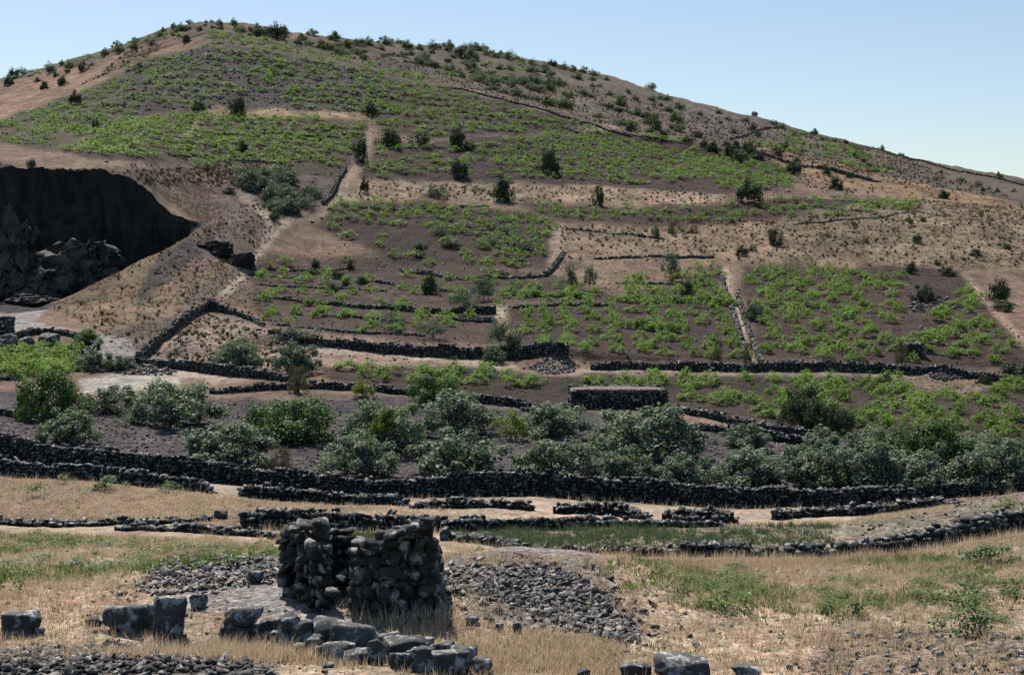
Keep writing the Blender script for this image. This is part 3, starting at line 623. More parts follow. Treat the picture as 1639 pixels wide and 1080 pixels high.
# ------------------------------------------------------------------ ruined hut
def ruin():
    r = np.random.default_rng(5)
    base = ground_px(585, 996); y0 = base.y; k = F / y0
    e = link('stone_hut', None, loc=base); tag(e, 'roofless ruined drystone hut with a broken doorway on the gravel mound', 'hut')
    X = lambda u: (u - CU) / k
    stones = []
    def panel(xa, ya, xb, yb, tops, s, layers, thick, bot=-.25):
        """face running from (xa,ya) to (xb,yb), tops = list of (fraction, height above the hut's base)"""
        A = np.array([xa, ya]); B = np.array([xb, yb]); L = np.linalg.norm(B - A); t = (B - A) / L; n = np.array([t[1], -t[0]])
        tf = np.array(tops)
        for ly_ in range(layers):
            hgt = bot
            while hgt < 2.6:
                ch = s * r.uniform(.42, .95); d = -r.uniform(0, s * .15)
                while d < L:
                    w = min(s * (.5 + 1.3 * r.random() ** 1.4), L - d + .03)
                    if w < .1: break
                    hh = np.interp((d + w / 2) / L, tf[:, 0], tf[:, 1])
                    if hgt + ch * .75 < hh + r.normal() * .03:
                        c = A + t * (d + w / 2) - n * (thick * (ly_ + .5) / layers) + n * r.normal() * .04
                        lean = hgt * .05
                        c = c - n * lean
                        sc = np.array([w * 1.16, thick / layers * r.uniform(1.1, 1.45), ch * r.uniform(1.1, 1.4)])
                        rm = rotm(r.normal() * .16, r.normal() * .2, math.atan2(t[1], t[0]) + r.normal() * .25) @ np.diag([r.choice([-1, 1]), 1, r.choice([-1, 1])])
                        stones.append((int(r.integers(99)), np.array([c[0], c[1], base.z + hgt + ch / 2]), rm, sc, 1.0 if ly_ == 0 else .5))
                    d += w * .98
                hgt += ch * .97
    hz = lambda v: (VH - v) / k - base.z
    # main front wall and its right hand return
    panel(X(552), y0 + .35, X(630), y0 - .05, [(0, hz(912)), (.10, hz(890)), (.3, hz(875)), (.55, hz(860)), (1, hz(856))], .33, 2, .7)
    panel(X(628), y0 - .05, X(698), y0 + .4, [(0, hz(856)), (.25, hz(852)), (.45, hz(846)), (.62, hz(838)), (.85, hz(838)), (1, hz(850))], .31, 2, .7)
    panel(X(700), y0 + .5, X(704), y0 + 1.9, [(0, hz(858)), (.4, hz(890)), (1, hz(915))], .33, 2, .55)
    # left jamb pillar with its return, and the low back wall seen through the doorway
    panel(X(486), y0 + .55, X(515), y0 + .5, [(0, hz(880)), (.6, hz(876)), (1, hz(886))], .29, 2, .5, -.05)
    panel(X(462), y0 + 1.05, X(510), y0 + 1.05, [(0, hz(866)), (.2, hz(856)), (.7, hz(848)), (1, hz(852))], .32, 2, .55, -.05)
    panel(X(464), y0 + 1.6, X(474), y0 + 2.2, [(0, hz(860)), (1, hz(872))], .32, 2, .5, -.05)
    panel(X(490), y0 + 2.0, X(700), y0 + 2.0, [(0, hz(866)), (.24, hz(870)), (.32, hz(905)), (1, hz(915))], .31, 2, .55, -.15)
    # capping stones
    for u, v, w, h, dy in ((470, 846, .42, .18, 1.0), (490, 842, .5, .2, 1.05), (505, 838, .4, .2, 1.1), (681, 833, .42, .17, .3), (676, 842, .55, .18, .3),
                           (655, 850, .3, .32, .15), (612, 856, .3, .22, .15), (634, 852, .6, .16, .1), (578, 868, .42, .2, .3), (497, 873, .34, .28, .45),
                           (532, 948, .42, .2, -.05), (545, 925, .22, .12, .1)):
        y = y0 + dy; kk = F / y
        stones.append((int(r.integers(99)), np.array([(u - CU) / kk, y, (VH - v) / kk]), rotm(r.normal() * .12, r.normal() * .15, r.normal() * .3), np.array([w, w * .8, h]), 2.0))
    emit_stones(e, stones, 'basalt_wall', 300, 'hidden_stones', cuts=True)
ruin()

# ------------------------------------------------------------------ boulders and tumbled stones in the foreground
def boulder_mesh(seed, boxy=.6, mat='basalt', rough=.05, sub=4, planes=10):
    V, T = cut_rock(seed, sub, planes, rough, boxy)
    V = V * (1 + .10 * np.clip(fbm(V[:, 0] * 2.2 + seed, V[:, 1] * 2.2, V[:, 2] * 2.2, oct=2, seed=seed + 3), -1, 0))[:, None] + np.stack([fbm(V[:, 0] * 3, V[:, 1] * 3, V[:, 2] * 3, oct=2, seed=seed + 7 + j) for j in range(3)], 1) * .04 + np.stack([fbm(V[:, 0] * 9, V[:, 1] * 9, V[:, 2] * 9, oct=4, seed=seed + j, gain=.65) for j in range(3)], 1) * .035
    return mesh_np('boulder', V, T, 3, M[mat], smooth=False)
def boulder(label, u, vb, wpx, hpx, seed, depth=.8, rz=0, boxy=.6, tilt=(0, 0), name='boulder', parent=None, mat='basalt', sink=.12, up=0):
    p = ground_px(u, vb); k = F / p.y
    w, h = wpx / k, hpx / k * (1 + sink)
    o = link(name, boulder_mesh(seed, boxy, mat), parent)
    loc = Vector((p.x, p.y + w * depth * .35, p.z + up / k + h / 2 - h * sink))
    o.location = loc - (parent.location if parent else Vector((0, 0, 0)))
    o.rotation_euler = (tilt[0], tilt[1], rz); o.scale = (w, w * depth, h)
    if not parent: tag(o, label, 'boulder')
    return o
boulder('low flat-topped boulder at the left edge in dry grass', 30, 1014, 66, 36, 501, .7, .1)
boulder('wide low boulder with a pale flat top beside the upright stone', 206, 1016, 88, 46, 502, .8, -.15)
boulder('tall dark upright boulder next to the wide low one', 267, 1026, 52, 70, 503, .8, .2, .7, (0, .08))
boulder('small flat stone left of the wide low boulder', 148, 1006, 30, 14, 504, .8)
boulder('dark rounded stone behind the upright boulder', 315, 982, 28, 24, 505, .9)
boulder('dark block alone on the gravel left of the hut doorway', 408, 956, 26, 20, 506, .9)
boulder('small dark cube of stone below the hut pillar', 509, 975, 20, 24, 507, .9)
boulder('small round dark stone in front of the hut doorway', 530, 972, 18, 12, 508, .9)
boulder('small dark stone lying on the gravel left of the doorway', 470, 968, 16, 12, 509, .9)
boulder('pale oblong stone lying at the hut threshold', 532, 948, 34, 16, 510, .7, .2, .3, mat='earth')
boulder('flat stone half buried in straw grass below the hut', 672, 1002, 34, 20, 511, .8)
boulder('small rounded stone in the straw left of the half buried flat one', 652, 998, 20, 16, 512, .9)
boulder('pale stone in the straw right of the hut shadow', 755, 1004, 24, 14, 513, .9)
boulder('dark stone standing in the straw below the right rubble heap', 828, 1016, 16, 18, 514, .9)
boulder('dark angular stone in straw between the heap and the tumbled wall', 800, 1012, 14, 12, 515, .9)
boulder('small round stone in dry grass between the two left boulders', 62, 1016, 16, 13, 516, .9)
boulder('dark pointed rock cut by the bottom edge, leftmost of the row there', 1012, 1092, 40, 28, 517, .8)
boulder('small dark rock between the two bottom edge rocks', 1034, 1090, 18, 26, 518, .8)
boulder('broad grey rock cut by the bottom edge', 1092, 1096, 88, 40, 519, .7)
boulder('flat dark rock slab at the bottom edge, right of the broad grey rock', 1196, 1090, 48, 22, 520, .8)
boulder('dark rock in the bottom edge dry grass left of the pointed rock', 935, 1094, 22, 18, 521, .8)
boulder('grey stone beside the wall foot, right of the ruined hut', 713, 870, 18, 22, 522, .8)
boulder('whitish stone at the end of the dark wall left of the hut', 352, 832, 24, 16, 523, .8, mat='earth')
tw = link('tumbled_wall', None, loc=ground_px(560, 1060)); tag(tw, 'row of big tumbled basalt blocks in the foreground below the hut', 'wall')
for i, (u, vb, w, h, dp, up) in enumerate([
    (376, 1026, 50, 30, .8, 0), (384, 1026, 66, 28, .7, 26), (402, 1024, 34, 26, .8, 0), (425, 1022, 40, 30, .8, 0), (447, 1034, 30, 26, .8, 0),
    (461, 1036, 40, 54, .8, 0), (488, 1042, 52, 44, .7, 4), (480, 1050, 26, 18, .8, 0), (505, 1052, 34, 34, .8, 0), (528, 1046, 60, 46, .8, 6), (540, 1072, 54, 30, .8, 0),
    (568, 1062, 80, 48, .6, 10), (575, 1076, 60, 22, .8, 0), (604, 1078, 32, 40, .5, 0), (630, 1052, 44, 36, .7, 0), (650, 1072, 78, 44, .7, 0),
    (676, 1056, 36, 28, .7, 4), (678, 1090, 62, 40, .6, 0), (708, 1070, 44, 34, .8, 0), (742, 1078, 46, 34, .8, 2), (722, 1094, 70, 36, .7, 0),
    (772, 1090, 32, 24, .8, 0), (512, 1064, 30, 22, .8, 0), (640, 1090, 40, 26, .8, 0)]):
    boulder('', u, vb, w, h, 560 + i, dp, random.uniform(-.4, .4), .55, (random.uniform(-.1, .1), random.uniform(-.15, .15)), 'stone', tw, up=up)

# ------------------------------------------------------------------ rubble heaps
def scatter_px(n, poly, r, fade=True):
    """random world points on the ground inside a photo outline, even per square metre"""
    pts = []
    us = [p[0] for p in poly]; vs = [p[1] for p in poly]
    q = [ground_px(u, v) for u in (min(us), max(us), sum(us) / len(us)) for v in (min(vs), max(vs))]
    x0, x1 = min(p.x for p in q), max(p.x for p in q); y0, y1 = min(p.y for p in q), max(p.y for p in q)
    out = np.zeros((0, 3)); tries = 0
    while len(out) < n and tries < 60:
        x = r.uniform(x0, x1, n * 2); y = r.uniform(y0, y1, n * 2)
        z = ground_z_arr(x, y); u, v = to_px(x, y, z)
        m = inpoly(u, v, poly); out = np.concatenate([out, np.stack([x, y, z], 1)[m]]); tries += 1
    return out[:n]
def rubble(name, label, cat, poly, n, smin, smax, parts, seed, mat='rubble', flat=.65, kind=None):
    r = np.random.default_rng(seed)
    P = scatter_px(n, poly, r)
    if P[:, 1].mean() < 60:
        P[:, :2] += r.normal(size=(len(P), 2)) * np.where(r.random((len(P), 1)) < .3, .8, .12); P[:, 2] = ground_z_arr(P[:, 0], P[:, 1])
    c = P.mean(0); e = link(name, None, loc=c); tag(e, label, cat, kind=kind)
    st = []
    for p in P:
        s = smin + (smax - smin) * r.random() ** 3.2
        st.append((int(r.integers(99)), p + np.array([0, 0, s * .18]), rotm(r.normal() * .45, r.normal() * .45, r.uniform(0, 6.3)), np.array([s * r.uniform(.8, 1.5), s, s * flat * r.uniform(.7, 1.2)])))
    emit_stones(e, st, mat, parts, 'rubble')
    return e
rubble('rubble_heap', 'grey heap of broken stones left of the ruined hut', 'rubble heap', [(222,935),(250,905),(300,892),(380,888),(450,892),(468,925),(400,935),(330,945),(290,962),(235,962)], 3600, .03, .23, 300, 1)
rubble('rubble_heap', 'grey heap of broken stones spreading right from the ruined hut', 'rubble heap', [(702,925),(740,912),(850,906),(910,918),(960,955),(1030,1015),(1000,1030),(930,1005),(860,985),(790,955),(730,950)], 7500, .03, .21, 300, 2)
rubble('rubble_heap', 'dark field of rough stones in the bottom left corner', 'rubble heap', [(-80,1050),(120,1040),(260,1036),(340,1048),(420,1068),(470,1100),(-80,1110)], 3600, .03, .22, 300, 3, 'rubble_dark')
rubble('rubble_heap', 'low dark stones half hidden in grass at the bottom right', 'rubble heap', [(1290,1090),(1330,1020),(1450,1005),(1700,1015),(1700,1110),(1300,1110)], 700, .035, .17, 120, 4, 'basalt')
rubble('rubble_heap', 'grey rubble mound below the end of the terrace wall', 'rubble heap', [(845,588),(870,575),(905,574),(930,586),(915,598),(870,600)], 420, .12, .5, 0, 5)
rubble('rubble_heap', 'dark stone mound in the right vineyard topped by a bush', 'rubble heap', [(1448,498),(1462,478),(1490,468),(1520,480),(1530,495),(1500,503)], 420, .15, .6, 0, 6, 'basalt_wall')
rubble('rubble_heap', 'oval stone mound ringed by pale ground in the right vineyard', 'rubble heap', [(1460,534),(1475,522),(1500,522),(1518,538),(1495,545),(1470,543)], 340, .12, .5, 0, 7, 'basalt_wall')
rubble('rubble_heap', 'grey gravel mound below the right terrace wall', 'rubble heap', [(1484,602),(1500,592),(1535,594),(1548,605),(1510,610)], 380, .1, .4, 0, 8)
rubble('rubble_heap', 'jumbled stones at the wall corner by the road bend', 'rubble heap', [(165,590),(200,585),(240,586),(280,594),(270,602),(200,600)], 300, .15, .6, 0, 9)
rubble('rubble_heap', 'pale stones on the bank at the right edge', 'rubble heap', [(1350,838),(1520,803),(1700,785),(1700,828),(1639,836),(1500,860),(1400,872)], 700, .04, .2, 0, 10)
rubble('loose_stones', 'small stones strewn over the orchard soil', 'stones', [(-60,690),(0,650),(240,640),(520,640),(860,660),(1150,690),(1400,710),(1700,720),(1700,770),(1300,785),(820,765),(640,773),(400,755),(180,731)], 9000, .08, .26, 0, 11, 'rubble', kind='stuff')
rubble('loose_stones', 'stones of the scree on the upper slope', 'stones', [(200,185),(140,165),(230,98),(330,76),(430,85),(600,118),(630,178),(320,170)], 1800, .25, .9, 0, 12, 'rubble', kind='stuff')
rubble('loose_stones', 'small stones scattered over the meadow and the gravel', 'stones', [(-40,1080),(-40,870),(450,880),(720,890),(1300,900),(1680,870),(1680,1090)], 3500, .03, .12, 0, 13, 'rubble', kind='stuff')

M['clod'] = rock_mat('clod', (.04, .03, .029), (.11, .085, .08), 1.1, .01, (.24, .20, .18))
rubble('loose_stones', 'clods and stones on the vineyard soil', 'stones', [(405,408),(880,350),(1150,425),(1540,430),(1680,590),(1680,700),(1330,700),(1070,650),(520,606),(430,520)], 8000, .08, .32, 0, 14, 'clod', kind='stuff')
rubble('loose_stones', 'stones scattered over the upper slopes', 'stones', [(90,245),(230,98),(420,85),(860,178),(1260,265),(1480,320),(1100,365),(880,350),(500,365),(440,290),(150,275)], 4500, .15, .55, 0, 15, 'clod', kind='stuff')
rubble('loose_stones', 'stones on the spur beside the quarry and the fenced plot', 'stones', [(240,440),(310,385),(420,300),(450,360),(400,440),(500,560),(430,600),(250,570),(320,500)], 2200, .1, .4, 0, 16, 'clod', kind='stuff')
rubble('loose_stones', 'stones on the brown right slope', 'stones', [(890,362),(1260,350),(1480,320),(1680,335),(1680,430),(1330,426),(1160,420),(900,415)], 2200, .1, .4, 0, 17, 'clod', kind='stuff')
# ------------------------------------------------------------------ quarry outcrops, roadside rocks, small buildings
def outcrop(name, label, u, vb, wpx, hpx, Y, seed, depth=1.0, sub=5, mat='outcrop', cat='rock', rough=.35, boxy=.25):
    k = F / Y; V, T = cut_rock(seed, sub, 22, .02, boxy)
    V = V + np.stack([fbm(V[:, 0] * 6 + j * 9, V[:, 1] * 6, V[:, 2] * 6, oct=5, seed=seed + j, gain=.72) for j in range(3)], 1) * rough
    o = link(name, mesh_np(name, V, T, 3, M[mat]))
    w, h = wpx / k, hpx / k
    o.scale = (w, w * depth, h); o.location = ((u - CU) / k, Y, (VH - vb) / k + h * .42)
    tag(o, label, cat); return o
outcrop('rock_outcrop', 'greyish rock buttress at the left edge of the quarry pit', 2, 500, 100, 170, 200, 701, .5)
outcrop('rock_outcrop', 'jagged sunlit rock mass on the quarry floor', 138, 492, 165, 110, 203, 702, .5)
outcrop('rock_outcrop', 'smaller broken rock mass on the quarry floor beside the buttress', 62, 498, 100, 70, 198, 703, .5)
outcrop('rock_outcrop', 'low rocks at the quarry foot above the road', 45, 494, 90, 24, 190, 704, .5)
p = ground_px(345, 408)
outcrop('rock_outcrop', 'dark rock step on the spur right of the quarry', 346, 412, 58, 30, p.y + 2.5, 705, .9, 5, 'darkrock', rough=.22, boxy=.75)
outcrop('rock_outcrop', 'dark flat-faced block below the rock step on the spur', 388, 436, 38, 36, ground_px(388, 430).y + 2.2, 706, 1.2, 5, 'darkrock', rough=.12, boxy=.85)
for i, (u, v, w, h, lab) in enumerate([(75, 556, 34, 24, 'rounded boulder between the road wall and the green plot'), (40, 556, 30, 20, 'grey boulder left of the rounded one beside the road wall'), (5, 566, 36, 34, 'brownish boulder cut by the left edge below the road')]):
    boulder(lab, u, v, w, h, 720 + i, .9, 0, .35)
def stone_box(name, label, u0, u1, vb, h, depth, roof, seed, s=.34, parts=140):
    r = np.random.default_rng(seed)
    p0, p1 = ground_px(u0, vb), ground_px(u1, vb); y = (p0.y + p1.y) / 2; z = min(p0.z, p1.z) - .15
    x0, x1 = p0.x, p1.x
    e = link(name, None, loc=((x0 + x1) / 2, y, z)); tag(e, label, 'hut')
    st = []
    for (a, b) in (((x0, y), (x1, y)), ((x1, y), (x1, y + depth)), ((x1, y + depth), (x0, y + depth)), ((x0, y + depth), (x0, y))):
        a = np.array(a); b = np.array(b); L = np.linalg.norm(b - a); t = (b - a) / L; hg = 0
        n = np.array([t[1], -t[0]])
        while hg < h:
            ch = s * r.uniform(.6, .85); d = 0
            while d < L:
                w = s * r.uniform(.8, 1.5); c = a + t * min(L, d + w / 2) - n * .2 + n * r.normal() * .03
                st.append((int(r.integers(99)), np.array([c[0], c[1], z + hg + ch / 2]), rotm(r.normal() * .08, r.normal() * .1, math.atan2(t[1], t[0]) + r.normal() * .1),
                           np.array([w * 1.1, .5, ch * 1.2]), 1 if t[0] > .9 else .3)); d += w
            hg += ch
    emit_stones(e, st, 'basalt_wall', parts, 'small_stones')
    n1, n2 = 26, 10
    gx, gy = np.meshgrid(np.linspace(-.5, .5, n1), np.linspace(0, 1, n2)); gz = .14 * (1 - (2 * gx) ** 6) * (1 - (2 * gy - 1) ** 6) + fbm(gx * 8, gy * 5, oct=3, seed=seed) * .06
    X = gx * (x1 - x0 - .1); Yy = .05 + gy * (depth - .1)
    V = np.stack([X, Yy, gz + h + .02], -1).reshape(-1, 3); idx = np.arange(n1 * n2).reshape(n2, n1)
    Vb = V.copy(); Vb[:, 2] = h - .25
    q = np.stack([idx[:-1, :-1], idx[:-1, 1:], idx[1:, 1:], idx[1:, :-1]], -1).reshape(-1, 4); N = n1 * n2
    per = np.r_[idx[0], idx[1:, -1], idx[-1, ::-1][1:], idx[::-1, 0][1:]]
    side = np.stack([per[:-1], per[:-1] + N, per[1:] + N, per[1:]], 1)
    ro = link('roof', mesh_np('roof', np.concatenate([V, Vb]), np.concatenate([q, q[:, ::-1] + N, side]), 4, M[roof]), e)
stone_box('stone_hut', 'long low drystone building with a flat earth roof behind the orchard', 914, 1066, 657, 1.75, 3.2, 'earth', 61)
stone_box('stone_hut', 'tiny dark stone shelter standing in the right vineyard', 1449, 1479, 572, 1.5, 2.0, 'outcrop', 62, .4, 0)
stone_box('stone_hut', 'grey roadside stone block cut by the left edge', -25, 14, 532, 1.9, 2.2, 'outcrop', 63, .5, 0)

# ------------------------------------------------------------------ foliage builders
def leaf_arrays(C, N, S, r, wide=.6, fold=.15):
    n = len(C)
    N = N / np.maximum(np.linalg.norm(N, axis=1), 1e-6)[:, None]
    a = r.normal(size=(n, 3)); t1 = np.cross(N, a); t1 /= np.maximum(np.linalg.norm(t1, axis=1), 1e-6)[:, None]; t2 = np.cross(N, t1)
    S = np.asarray(S)[:, None]
    V = np.stack([C + t1 * S * .5, C + t2 * S * .5 * wide + N * S * fold, C - t1 * S * .5, C - t2 * S * .5 * wide + N * S * fold], 1)
    return V.reshape(-1, 3), np.arange(4 * n)
def clump_cloud(seed, nclump, nleaf, shape, csize, leaf, up=.6, flatten=.8):
    """leaves gathered in clumps over a crown volume; shape(dir rng)-> clump centres in a unit box (x,y in -1..1, z 0..1)"""
    r = np.random.default_rng(seed)
    CC = shape(r, nclump)
    C, N, S, Tn = [], [], [], []
    for c in CC:
        m = int(nleaf / nclump * r.uniform(.6, 1.4)); rad = csize * r.uniform(.7, 1.3)
        d = r.normal(size=(m, 3)); d /= np.linalg.norm(d, axis=1)[:, None]
        q = d * (r.random((m, 1)) ** .4) * rad; q[:, 2] *= flatten
        C.append(c + q); N.append(d * .8 + np.array([0, 0, up]) + r.normal(size=(m, 3)) * .45)
        S.append(leaf * r.uniform(.6, 1.25, m)); Tn.append(np.clip(r.uniform(0, .3) + r.random(m) * .7, 0, 1))
    C = np.concatenate(C); C[:, 2] = np.maximum(C[:, 2], .01)
    sc = np.array([1 / np.percentile(np.abs(C[:, 0]), 98.5), 1 / np.percentile(np.abs(C[:, 1]), 98.5), 1 / np.percentile(C[:, 2], 99)])
    V, Fc = leaf_arrays(C * sc, np.concatenate(N), np.concatenate(S), r)
    return V, Fc, np.concatenate(Tn), CC * sc
def dome(zlo=.25, squash=1.0, fill=.35):
    def f(r, n):
        d = r.normal(size=(n, 3)); d /= np.linalg.norm(d, axis=1)[:, None]; d[:, 2] = np.abs(d[:, 2])
        lob = 1 + .22 * np.sin(np.arctan2(d[:, 1], d[:, 0]) * 3 + r.uniform(0, 6)) * r.uniform(.3, 1) + r.normal(size=n) * .09
        rad = np.where(r.random(n) < fill, r.uniform(.3, .8, n), r.uniform(.8, .98, n)) * lob * .95
        p = d * rad[:, None]
        p[:, 2] = zlo + np.clip(p[:, 2], 0, 1.1) * (1 - zlo) * squash
        return p
    return f
def tube(path, rads, n=6):
    P = np.array(path, float); V = []; Q = []
    for i, p in enumerate(P):
        t = P[min(i + 1, len(P) - 1)] - P[max(i - 1, 0)]; t /= np.linalg.norm(t)
        a = np.cross(t, [0, 1, .3]); a /= np.linalg.norm(a); b = np.cross(t, a)
        for k in range(n):
            an = 2 * math.pi * k / n; V.append(p + rads[i] * (math.cos(an) * a + math.sin(an) * b))
    for i in range(len(P) - 1):
        for k in range(n): Q.append([i * n + k, i * n + (k + 1) % n, (i + 1) * n + (k + 1) % n, (i + 1) * n + k])
    return np.array(V), np.array(Q)
def make_trunk(seed, CC, stems=5, r0=.05, single=False):
    r = np.random.default_rng(seed); VV, QQ, off = [], [], 0
    pick = CC[r.choice(len(CC), min(len(CC), stems * 3), replace=False)]
    fork = np.array([0, 0, .22 if single else .06])
    V, Q = tube([(0, 0, -.08), (r.normal() * .02, r.normal() * .02, .08), fork], [r0 * 1.3, r0 * 1.1, r0]); VV.append(V); QQ.append(Q); off += len(V)
    for c in pick:
        mid = fork * .5 + c * .5 + r.normal(size=3) * .05; mid[2] = fork[2] + (c[2] - fork[2]) * .45
        V, Q = tube([fork, mid, c], [r0 * .62, r0 * .4, r0 * .12], 5); VV.append(V); QQ.append(Q + off); off += len(V)
    return np.concatenate(VV), np.concatenate(QQ)
def tree_kind(seed, mat, nclump, nleaf, zlo, csize, leaf, single=False, up=.6, fill=.3, stems=5, squash=1.0, r0=.05):
    V, Fc, Tn, CC = clump_cloud(seed, nclump, nleaf, dome(zlo, squash, fill), csize, leaf, up)
    cm = mesh_np('crown', V, Fc, 4, M[mat], fattr=Tn)
    tv, tq = make_trunk(seed + 1, CC, stems, r0, single)
    return cm, mesh_np('trunk', tv, tq, 4, M['bark'], smooth=True)
FIG = [tree_kind(800 + i, 'fig', 58, 5600, .14, .20, .095, fill=.3) for i in range(6)]
FIGB = [tree_kind(820 + i, 'figbright', 80, 7500, .10, .21, .085, fill=.35) for i in range(3)]
YEL = [tree_kind(830 + i, 'yellowtree', 36, 2400, .26, .26, .10, True) for i in range(2)]
DRYK = [tree_kind(840 + i, 'dryshrub', 40, 2600, .06, .25, .08) for i in range(2)]
DARKT = [tree_kind(850 + i, 'shrub', 60, 6500, .16, .24, .075, True) for i in range(2)]
SMALLT = [tree_kind(860 + i, 'greyshrub', 30, 1300, .34, .25, .11, True, fill=.5, r0=.03) for i in range(4)]
SAPL = [tree_kind(870 + i, 'fig', 14, 300, .35, .2, .11, True, fill=.6, r0=.02) for i in range(2)]
def plant(name, label, cat, kinds, i, u, vb, wpx, hpx, group=None, depth=1.0, rz=None, parts=True, Y=None, vdrop=0):
    p = ground_px(u, vb); k = F / p.y; w = wpx / k / 2; h = hpx / k
    e = link(name, None, loc=(p.x, p.y, p.z - .03)); tag(e, label, cat, group)
    e.rotation_euler = (0, 0, random.uniform(0, 6.28) if rz is None else rz); e.scale = (w, w * depth, h)
    cm, tm = kinds[i % len(kinds)]
    link('crown', cm, e); link('trunk', tm, e)
    return e
TREES = [
 ('round fig tree alone in the walled plot, left of two', FIG, 380, 588, 80, 52), ('round dark fig tree at the right end of the walled plot', FIG, 468, 598, 74, 54),
 ('small pale fig bush left of the two round plot trees', SAPL, 284, 568, 34, 24),
 ('large dense dark green fig tree at the left edge', FIGB, 80, 672, 108, 92), ('fig bush in front of the large dense tree at left', FIG, 108, 708, 98, 62),
 ('low fig bush between the dense left tree and the wide tree with a black shadow', FIG, 178, 656, 92, 46), ('wide fig tree casting a black oval shadow at left', FIG, 282, 678, 134, 78),
 ('thin fig sapling between two left fig trees', SAPL, 200, 692, 40, 44), ('wide glossy fig tree left of centre with a dark shadow behind it', FIGB, 458, 702, 134, 78),
 ('spreading fig tree close to the long wall on the left', FIG, 368, 742, 148, 74), ('dark fig tree at the top edge of the orchard, left of the stone wall', FIGB, 690, 646, 78, 50),
 ('fig tree with a yellowing patch in the orchard centre', FIG, 618, 722, 128, 90), ('broad fig tree right of the yellowing one', FIG, 732, 694, 134, 74),
 ('fig tree by the wall below the yellowing tree', FIG, 575, 762, 120, 74), ('wide fig tree by the wall directly behind the ruined hut', FIG, 735, 764, 165, 82),
 ('fig tree below the left end of the stone building', FIG, 890, 700, 98, 58), ('pale fig tree by the wall below the building end', FIG, 886, 766, 130, 76),
 ('broad fig tree below the right end of the stone building', FIG, 1035, 726, 168, 84), ('low fig bush by the wall under the broad tree', FIG, 994, 770, 104, 58),
 ('fig bush by the wall, last before the bare gap', FIG, 1090, 772, 94, 56), ('fig bush beside the lower slanting wall above the gap', FIG, 1195, 716, 84, 42),
 ('fig tree by the wall, first after the bare gap', FIG, 1212, 776, 120, 66), ('fig tree by the wall, second after the bare gap', FIG, 1290, 778, 120, 70),
 ('fig tree by the wall, third after the bare gap', FIG, 1375, 778, 130, 80), ('tall dark fig crown at the right rear of the orchard', FIGB, 1488, 750, 130, 86),
 ('fig tree behind the second and third trees after the gap', FIG, 1318, 742, 110, 66), ('fig tree behind and between the third and fourth wall trees', FIG, 1410, 745, 110, 72),
 ('fig tree by the wall under the tall dark crown', FIG, 1460, 780, 130, 66), ('fig tree by the wall second from the right edge', FIG, 1545, 780, 130, 78),
 ('fig tree at the right edge by the wall', FIG, 1622, 778, 120, 88), ('fig crown behind the two rightmost wall trees', FIG, 1575, 748, 110, 66),
]
for i, (lab, kd, u, v, w, h) in enumerate(TREES):
    e = plant('fig_tree', lab, 'tree', kd, i, u, v, w * 1.07, h * .86, 'fig trees of the orchard', depth=.95)
    if 'yellowing' in lab and 'patch' in lab:
        e.rotation_euler = (0, 0, 0); y = link('yellow_leaves', YEL[0][0], e, (-.05, -.62, .42), None, (.34, .34, .5)); y['label'] = 'patch of yellowing leaves'
OTHER = [
 ('dark round tree on a thin trunk above the slanting walls at right', 'tree', DARKT, 1288, 686, 74, 66), ('dark bush beside the round tree on a thin trunk', 'bush', DARKT, 1340, 694, 56, 48),
 ('small bright yellow-green bush before the upper wall', 'bush', YEL, 580, 640, 38, 28), ('yellow-green little tree with a visible trunk among the figs', 'tree', YEL, 818, 706, 52, 46),
 ('brownish dry bush below the right plot tree', 'bush', DRYK, 478, 630, 38, 44), ('withered brown bush beside the spreading fig tree', 'bush', DRYK, 452, 754, 38, 38),
 ('green bush where the road wall curves', 'bush', FIGB, 138, 548, 46, 24), ('bush right of the green plot behind the dense left tree', 'bush', FIG, 150, 592, 60, 30),
 ('low dark bush by the stone jumble at the road bend', 'bush', FIG, 195, 594, 44, 24), ('wide low grey bush above the fenced plot wall', 'bush', SMALLT, 478, 546, 84, 24),
 ('bush in the fork of the pale paths below the terrace wall', 'bush', FIG, 792, 580, 40, 28), ('dark bush against the terrace wall end', 'bush', DARKT, 822, 566, 26, 34),
 ('small grey tree on the left terraces above the long terrace wall', 'tree', SMALLT, 692, 544, 48, 30), ('thin grey tree at the right end of the terraces', 'tree', SMALLT, 800, 556, 46, 44),
 ('grey tree by the terrace wall with the dark end', 'tree', SMALLT, 742, 506, 48, 40), ('small tree with a trunk in the middle of the terraces', 'tree', SMALLT, 774, 480, 44, 36),
 ('green small tree left of the small grey trees', 'tree', SMALLT, 628, 526, 50, 28), ('twin small tree at the corner, left one', 'tree', SMALLT, 914, 462, 22, 42),
 ('twin small tree at the corner, right one', 'tree', SMALLT, 944, 462, 22, 40), ('small tree above the hedge rows', 'tree', SMALLT, 1072, 448, 34, 46),
 ('leafless grey shrub by the lane foot, left', 'bush', DRYK, 1148, 580, 22, 40), ('leafless grey shrub by the lane foot, right', 'bush', DRYK, 1198, 578, 18, 34),
 ('pale bush in the walled lane', 'bush', FIG, 1206, 512, 34, 30), ('brownish shrub left of the tiny stone shelter', 'bush', DRYK, 1444, 582, 22, 34),
 ('dark bush growing on the vineyard stone mound', 'bush', DARKT, 1478, 484, 40, 26), ('small tree before the pale strip, left of two', 'tree', SMALLT, 262, 640, 1, 1),
]
for i, (lab, cat, kd, u, v, w, h) in enumerate(OTHER):
    if w > 1: plant('tree' if cat == 'tree' else 'bush', lab, cat, kd, i, u, v, w, h)

